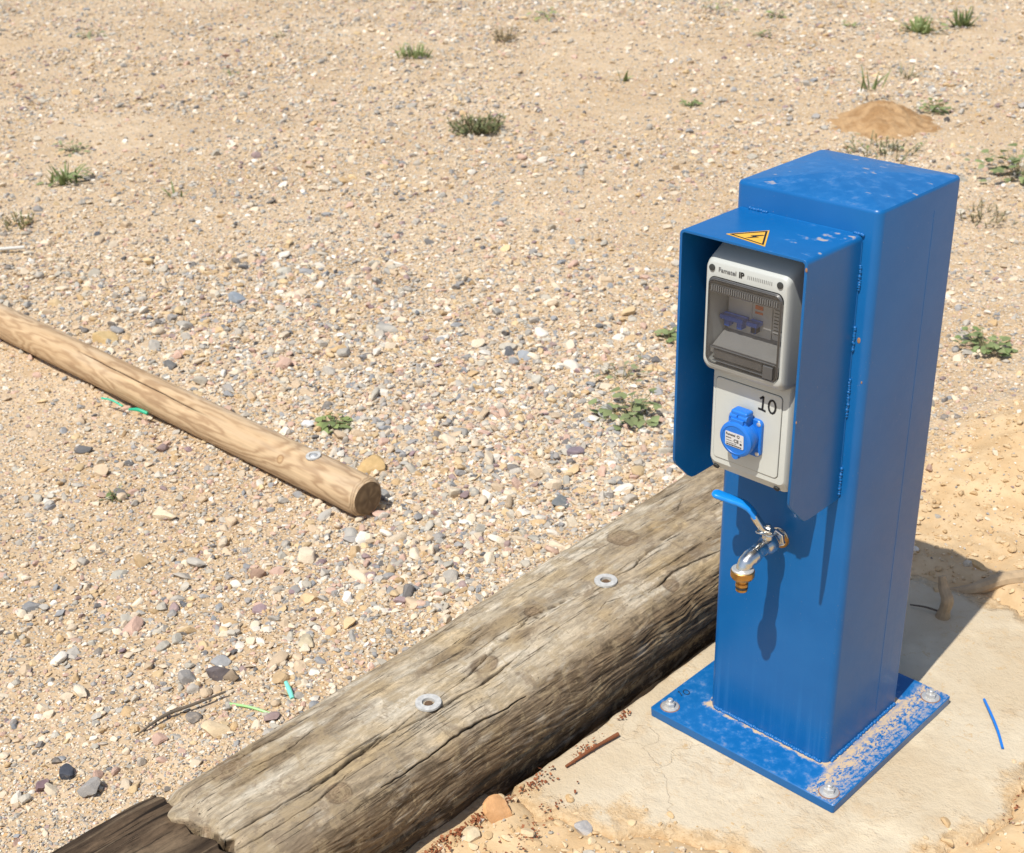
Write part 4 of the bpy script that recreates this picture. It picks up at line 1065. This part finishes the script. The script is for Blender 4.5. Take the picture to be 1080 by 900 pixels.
STONES = [
 (-.625,-.471,.036,.8,.9,.6,(.13,.11,.11),'dark grey pointed stone standing on the gravel near the beam'),
 (-.598,-.458,.026,.7,.7,.2,(.26,.20,.14),'small brown stone tucked against the dark grey pointed stone'),
 (-.080,-.385,.040,.75,.75,1.2,(.60,.33,.15),'flat faced orange stone lying against the foot of the timber beam'),
 (-.078,-.442,.028,.8,.7,.3,(.62,.50,.33),'pale beige stone just in front of the orange stone'),
 (.020,-.325,.030,.8,.5,.1,(.42,.40,.38),'smooth grey stone in the dirt before the concrete pad'),
 (-.662,.430,.040,.45,.5,1.9,(.55,.40,.23),'long tan stone lying in the gravel behind the beam'),
 (-1.000,.170,.052,.85,.75,.4,(.52,.36,.17),'yellow brown block of stone beside the end of the pine pole'),
 (-.587,.301,.038,.8,.45,2.2,(.17,.18,.18),'flat slate grey stone in the gravel close to the beam'),
 (-.504,-.560,.042,.85,.55,.7,(.64,.50,.32),'large pale beige stone near the left end of the beam'),
 (-.585,-.756,.026,.85,.6,.2,(.06,.065,.08),'rounded blue black stone at the lower left'),
 (-.589,-.795,.027,.8,.6,1.0,(.20,.13,.14),'purple brown stone just below the blue black stone'),
 (-.698,-.219,.036,.8,.4,.9,(.60,.42,.24),'flat light orange stone midway between pole and beam'),
 (-.840,-.235,.030,.7,.8,.5,(.33,.22,.16),'brown lump of stone left of the light orange flat stone'),
 (-.590,-.322,.044,.5,.35,2.6,(.45,.38,.26),'thin drab stone slab lying flat in the gravel'),
 (-.640,-.185,.026,.9,.6,.2,(.78,.73,.66),'white stone beside the light orange flat stone'),
 (-1.155,.815,.046,.7,.5,.6,(.30,.32,.34),'oval blue grey stone in the coarse gravel patch'),
 (-.893,.118,.034,.8,.6,.1,(.26,.26,.25),'grey stone against the cut end of the pine pole'),
 (-.715,.495,.034,.8,.5,.8,(.20,.16,.18),'purple grey stone in the coarse gravel left of the hood'),
 (-.800,.690,.040,.6,.8,1.5,(.33,.33,.30),'upright grey stone next to the broad leaved weed'),
 (-2.050,.180,.058,.8,.7,.4,(.55,.40,.20),'tan yellow stone lying beyond the pine pole'),
 (-1.770,.200,.040,.8,.7,.9,(.16,.16,.16),'dark grey stone just behind the middle of the pole'),
 (-2.000,.560,.042,.8,.7,.2,(.25,.28,.31),'bluish stone well behind the pole on the left'),
 (-1.530,.690,.058,.5,.4,.7,(.36,.34,.30),'flat grey slab of stone among the gravel at the centre'),
 (-1.262,.225,.036,.7,.5,.3,(.68,.68,.66),'whitish stone close behind the pole beside a small weed'),
 (-1.150,-.225,.050,.7,.4,.6,(.66,.54,.38),'broad cream stone in the gravel in front of the pole'),
 (-.790,-.025,.036,.8,.5,.2,(.74,.69,.60),'chalky stone lying before the cut end of the pole'),
 (-.590,1.580,.050,.7,.4,.3,(.17,.18,.18),'dark grey flat stone to the right of the blue post'),
 (.105,.640,.032,.6,.6,.2,(.55,.38,.19),'tan pebble at the edge of the shadow of the post'),
]
for i, (x, y, s, a, h, ro, c, lb) in enumerate(STONES): stone(x, y, s, a, h, ro, c, lb, i+40)

# ------------------------------------------------------------------ weeds
def weed(name, x, y, label, parts, seed, cat='weed', lift=0):
    r = np.random.default_rng(seed); V, F, C = [], [], []; off = [0]
    def strip(pts, wid, side, col):
        pts = np.array(pts); side = np.array(side); n = len(pts)
        w = np.array(wid)[:, None]; a = pts - side*w; b = pts + side*w
        V.append(np.stack([a, b], 1).reshape(-1, 3)); k = np.arange(n-1)*2
        F.append(np.stack([k, k+1, k+3, k+2], -1) + off[0]); off[0] += 2*n
        C.append(np.repeat(np.array(col)[None], 2*n, 0)*np.repeat(np.linspace(.8, 1.15, n), 2)[:, None])
    for p in parts:
        kind, n, rad, L, w, col, col2 = p
        for _ in range(n):
            a = r.uniform(0, 2*np.pi); q = rad*.8*r.random()**.7; o = np.array([q*math.cos(a), q*math.sin(a), 0])
            c = mixc(col, col2, np.array([r.random()]))[0]*r.uniform(.8, 1.15)
            b = a + r.normal(0, .6); dirn = np.array([math.cos(b), math.sin(b), 0]); side = np.array([-math.sin(b), math.cos(b), 0])
            l = L*r.uniform(.5, 1.05)*.85
            if kind == 'blade':
                t = np.linspace(0, 1, 6); lean = r.uniform(.2, .95); curl = r.uniform(.2, .9)
                pts = o + np.outer(t*lean*l, dirn) + np.outer((t*(1-.35*lean) - curl*.45*t*t*lean)*l, [0, 0, 1])
                strip(pts, w*np.array([.6, 1, .95, .75, .45, .03]), side, c)
            elif kind == 'leaf':
                h = r.uniform(.003, .75)*rad*.55+.003; t = np.linspace(0, 1, 6); up = r.uniform(-.1, .6)
                base = o + np.array([0, 0, h]); pts = base + np.outer(t*l, dirn) + np.outer(l*(up*t - .35*t*t), [0, 0, 1])
                tw = side*math.cos(r.uniform(-.5, .5)) + np.array([0, 0, r.uniform(-.45, .45)])
                strip(pts, w*np.array([.12, .75, 1, .9, .55, .05]), tw, c)
                st = np.array([[q*.3*math.cos(a), q*.3*math.sin(a), 0], base*.6, base]); strip(st, [.0012, .001, .0008], side, (.16,.15,.07))
            elif kind == 'sprig':      # short stem set with small needles
                lean = r.uniform(.2, 1.0); m = 5; t = np.linspace(0, 1, m)
                pts = o + np.outer(t*lean*l, dirn) + np.outer(t*(1.1-.6*lean)*l, [0, 0, 1]); strip(pts, np.full(m, .0014), side, (.14,.11,.06))
                for k in range(16):
                    u = r.uniform(.15, 1); pp = o + dirn*u*lean*l + np.array([0, 0, u*(1.1-.6*lean)*l]); g = r.uniform(0, 6.28)
                    d2 = np.array([math.cos(g)*.8, math.sin(g)*.8, r.uniform(.1, .9)]); ll = w*r.uniform(2, 4.5)
                    strip(np.stack([pp, pp+d2*ll*.5, pp+d2*ll]), w*np.array([.4, .6, .05]), (-math.sin(g), math.cos(g), .2), c*r.uniform(.8, 1.2))
    me = np_mesh(name, np.concatenate(V), np.concatenate(F), np.clip(np.concatenate(C), 0, .8), True)
    o = link(name, me, M_leaf); o.location = (x, y, float(gh(np.array([x]), np.array([y]))[0])+lift)
    tag(o, label, cat)
G1, G2, G3, DRY, LG = (.13,.22,.065), (.25,.33,.14), (.165,.225,.075), (.44,.36,.20), (.28,.38,.12)
GY = (.27,.30,.19)
W = [
 ('grass_tuft', -4.061,3.103,'bright green tuft of grass at the top of the picture near the middle',[('blade',70,.10,.10,.004,LG,G2),('leaf',30,.11,.04,.006,LG,G2)]),
 ('dry_shrub', -3.958,3.622,'curled brown dry tuft to the right of the bright green tuft',[('sprig',26,.06,.09,.004,(.17,.11,.05),DRY)]),
 ('low_shrub', -2.786,2.267,'bushy dark green low shrub alone on the gravel',[('sprig',85,.11,.085,.0042,G3,(.16,.19,.09)),('sprig',20,.12,.07,.004,DRY,(.20,.13,.07))]),
 ('grass_tuft', -3.369,.836,'spiky dark green grass clump at the left edge of the gravel',[('blade',26,.06,.12,.005,G1,G3),('leaf',22,.09,.05,.008,G1,G2)]),
 ('weed', -3.709,1.063,'small olive weed just beyond the spiky grass clump',[('leaf',30,.07,.035,.006,GY,G2)]),
 ('weed', -2.920,3.302,'single upright sprout with two broad blades left of the post top',[('blade',7,.025,.10,.008,LG,G1)]),
 ('weed', -3.179,4.882,'pale green weed at the very top of the picture, right of centre',[('leaf',26,.08,.05,.008,LG,GY)]),
 ('weed', -2.960,4.434,'small pale weed below the pale green weed at the top',[('leaf',18,.07,.04,.007,LG,GY)]),
 ('grass_tuft', -2.393,4.951,'spreading green weed left of the spiky tuft at the top right',[('blade',22,.06,.14,.009,LG,G1),('leaf',30,.14,.06,.010,LG,G2)]),
 ('grass_tuft', -2.303,5.204,'spiky green tuft at the top right of the gravel',[('blade',38,.05,.15,.007,G2,G1)]),
 ('weed', -1.960,4.072,'thin grey green weed above the sand mound',[('blade',16,.05,.10,.0035,GY,DRY)]),
 ('weed', -2.408,3.120,'small dark sprout left of the sand mound',[('leaf',12,.04,.04,.008,G1,G2),('blade',5,.02,.06,.005,G1,G2)]),
 ('weed', -1.585,3.600,'compact leafy weed growing at the back of the sand mound',[('leaf',46,.075,.035,.009,G1,G2)]),
 ('weed', -1.420,2.960,'wispy grey green weeds between the sand mound and the post',[('sprig',34,.17,.07,.003,GY,G2),('leaf',12,.15,.03,.006,G1,G2)]),
 ('grass_tuft', -1.850,3.560,'few curved grass blades on the left side of the sand mound',[('blade',8,.03,.16,.005,G1,G2),('blade',4,.10,.12,.004,G1,G2)]),
 ('weed', -.930,2.960,'large leaved weed at the right edge level with the post top',[('leaf',48,.17,.055,.016,G1,G2),('leaf',16,.22,.035,.010,GY,G2)]),
 ('weed', -.341,1.560,'creeping green weed right of the post at half its height',[('leaf',60,.085,.030,.008,G1,G2)]),
 ('dry_shrub', -.820,2.489,'thin dry grey weed right of the post below its top',[('sprig',30,.13,.06,.0025,GY,DRY)]),
 ('weed', -.750,.716,'broad leaved green weed in the gravel left of the hood',[('leaf',46,.10,.040,.0105,(.20,.28,.11),G2)]),
 ('weed', -.900,.870,'small sparse weed just above the broad leaved green weed',[('leaf',16,.08,.026,.006,G2,GY)]),
 ('weed', -1.214,.248,'small green weed just behind the pine pole',[('leaf',26,.045,.034,.008,G1,LG)]),
 ('weed', -.968,1.130,'tiny dark green weed half hidden by the left side of the hood',[('leaf',22,.04,.032,.008,G1,G2)]),
 ('weed', -5.819,2.383,'tiny weed at the top left of the gravel',[('leaf',16,.08,.05,.009,G2,GY)]),
 ('weed', -3.037,.480,'reddish dry weed at the left edge above the pole',[('sprig',16,.06,.05,.003,G2,(.35,.2,.08)),('blade',8,.04,.06,.003,G1,DRY)]),
 ('weed', -1.294,-.250,'faint little weed in the gravel in front of the pole',[('leaf',12,.03,.022,.004,G1,GY),('blade',6,.02,.04,.002,G1,GY)]),
 ('weed', -2.937,.992,'two thin green blades right of the spiky clump',[('blade',7,.03,.09,.0035,G1,G2)]),
 ('weed', -2.741,4.910,'very small weed left of the spreading weed at the top',[('leaf',14,.06,.04,.007,G2,LG)]),
 ('weed', -4.206,4.194,'flat green weed at the top edge left of centre',[('leaf',22,.12,.05,.007,G2,LG)]),
 ('weed', -3.554,4.851,'thin line of low weeds at the top edge',[('leaf',24,.14,.045,.007,LG,GY)]),
 ('weed', -5.000,3.000,'very faint weed high in the left half',[('leaf',10,.06,.05,.006,GY,DRY)]),
 ('weed', -4.453,2.315,'tiny grey green weed in the upper left gravel',[('leaf',10,.05,.035,.006,GY,G2)]),
]
for i, (nm, x, y, lb, parts) in enumerate(W): weed(nm, x, y, lb, parts, 900+i, 'grass' if nm == 'grass_tuft' else ('dry plant' if nm == 'dry_shrub' else 'weed'), lift=.05 if 'left side of the sand' in lb else 0)

# ------------------------------------------------------------------ litter and sticks
def rod(name, pts, rad, mat, label, cat, n=10):
    bm = bmesh.new(); P = smooth_path(pts, 6); r = rad if not hasattr(rad, '__len__') else list(np.interp(np.linspace(0, 1, len(P)), np.linspace(0, 1, len(rad)), rad))
    add_tube(bm, P, r, n); o = bm_obj(name, bm, mat, None); return tag(o, label, cat)
M_twig = simple('grey_twig', (.12,.095,.07), .9, 0, .4, 200, .6)
M_root = simple('bleached_root', (.40,.29,.175), .9, 0, .35, 90, .8)
rod('rusty_nail', [(-.079,-.247,.004), (-.074,-.19,.0065), (-.069,-.141,.005)], [.0020, .0024, .0024, .0032], M_rust, 'rusty nail lying on the concrete pad beside the beam', 'nail')
rod('plastic_strip', [(.293,.301,.004), (.318,.272,.007), (.343,.243,.007), (.366,.214,.003)], .0021, simple('blue_plastic_wire', (.01,.17,.60), .4), 'thin blue plastic strip on the pad right of the post', 'plastic strip')
rod('plastic_strip', [(-.546,-.504,.022), (-.510,-.490,.026), (-.473,-.474,.022)], .0020, simple('pale_green_plastic', (.32,.60,.22), .45), 'pale green plastic stick on the gravel near the beam', 'plastic strip')
rod('plastic_strip', [(-.510,-.420,.034), (-.494,-.426,.030), (-.478,-.433,.026)], [.0030,.0040,.0034], simple('mint_plastic', (.20,.66,.52), .45), 'short mint plastic scrap between the green stick and the beam', 'plastic strip')
rod('plastic_strip', [(-1.69,-.035,.022), (-1.655,-.030,.026), (-1.62,-.024,.020)], .0022, simple('sea_green_plastic', (.05,.48,.30), .45), 'sea green plastic scrap lying under the front of the pole', 'plastic strip')
rod('plastic_strip', [(-1.59,-.026,.022), (-1.565,-.018,.026), (-1.54,-.010,.022)], [.0025,.0045,.004], simple('emerald_plastic', (.02,.40,.22), .45), 'emerald plastic scrap right of the sea green one', 'plastic strip')
rod('twig', [(-.583,-.646,.024), (-.59,-.59,.026), (-.575,-.545,.030), (-.565,-.495,.030)], [.001,.003,.0026,.0018], M_twig, 'dark twig lying in the gravel left of the beam', 'twig')
rod('twig', [(-2.90,.24,.03), (-2.80,.376,.03)], .005, simple('bleached_stick', (.62,.60,.55), .8), 'white stick at the left edge beyond the pole', 'stick')
rod('twig', [(.134,.468,-.006), (.137,.467,.016), (.139,.467,.036), (.127,.474,.050), (.118,.479,.068)], [.0135,.0095,.0105,.0085,.0062], M_root, 'short broken stem standing in the shadow of the post', 'stem')
rod('twig', [(.080,.455,.006), (.105,.460,.010), (.128,.468,.007)], [.0012,.0018,.002], M_twig, 'thin twig lying at the base of the broken stem', 'twig')
rod('root', [(.100,.560,-.012), (.135,.575,.003), (.165,.620,.013), (.205,.668,.016), (.30,.80,.020), (.42,.98,.018)], [.008,.011,.014,.015,.016,.016], M_root, 'bleached root half buried in the dirt right of the post', 'root')

# ------------------------------------------------------------------ light, sky, camera
S = Vector((-.045, .487, -.872)).normalized()
sun = bpy.data.lights.new('sun', 'SUN'); sun.energy = 5.0; sun.angle = R(.5); sun.color = (1, .955, .875)
so = bpy.data.objects.new('sun', sun); COL.objects.link(so); so.rotation_euler = S.to_track_quat('-Z', 'Y').to_euler(); so.location = (0, -4, 8)
w = bpy.data.worlds.new('World'); scene.world = w; w.use_nodes = True
bg = w.node_tree.nodes['Background']; sky = w.node_tree.nodes.new('ShaderNodeTexSky'); sky.sky_type = 'NISHITA'; sky.sun_disc = False
sky.sun_elevation = math.asin(-S.z); sky.sun_rotation = math.atan2(-S.x, -S.y); sky.air_density = 1.0; sky.dust_density = 1.5
w.node_tree.links.new(sky.outputs[0], bg.inputs[0]); bg.inputs[1].default_value = .130

cam = bpy.data.cameras.new('camera'); co = bpy.data.objects.new('camera', cam); COL.objects.link(co)
co.location = CAM; co.rotation_mode = 'XYZ'; co.rotation_euler = (R(63.65218), R(1.3097), R(43.85531))
cam.sensor_fit = 'HORIZONTAL'; cam.sensor_width = 36; cam.lens = 1448.5/1080*36; cam.clip_start = .05; cam.clip_end = 400
cam.dof.use_dof = True; cam.dof.focus_distance = 1.75; cam.dof.aperture_fstop = 13
scene.camera = co
scene.render.engine = 'CYCLES'
scene.view_settings.view_transform = 'Standard'; scene.view_settings.look = 'None'; scene.view_settings.exposure = 0; scene.view_settings.gamma = 1
scene.cycles.max_bounces = 8; scene.cycles.transparent_max_bounces = 12
scene.cycles.use_denoising = True
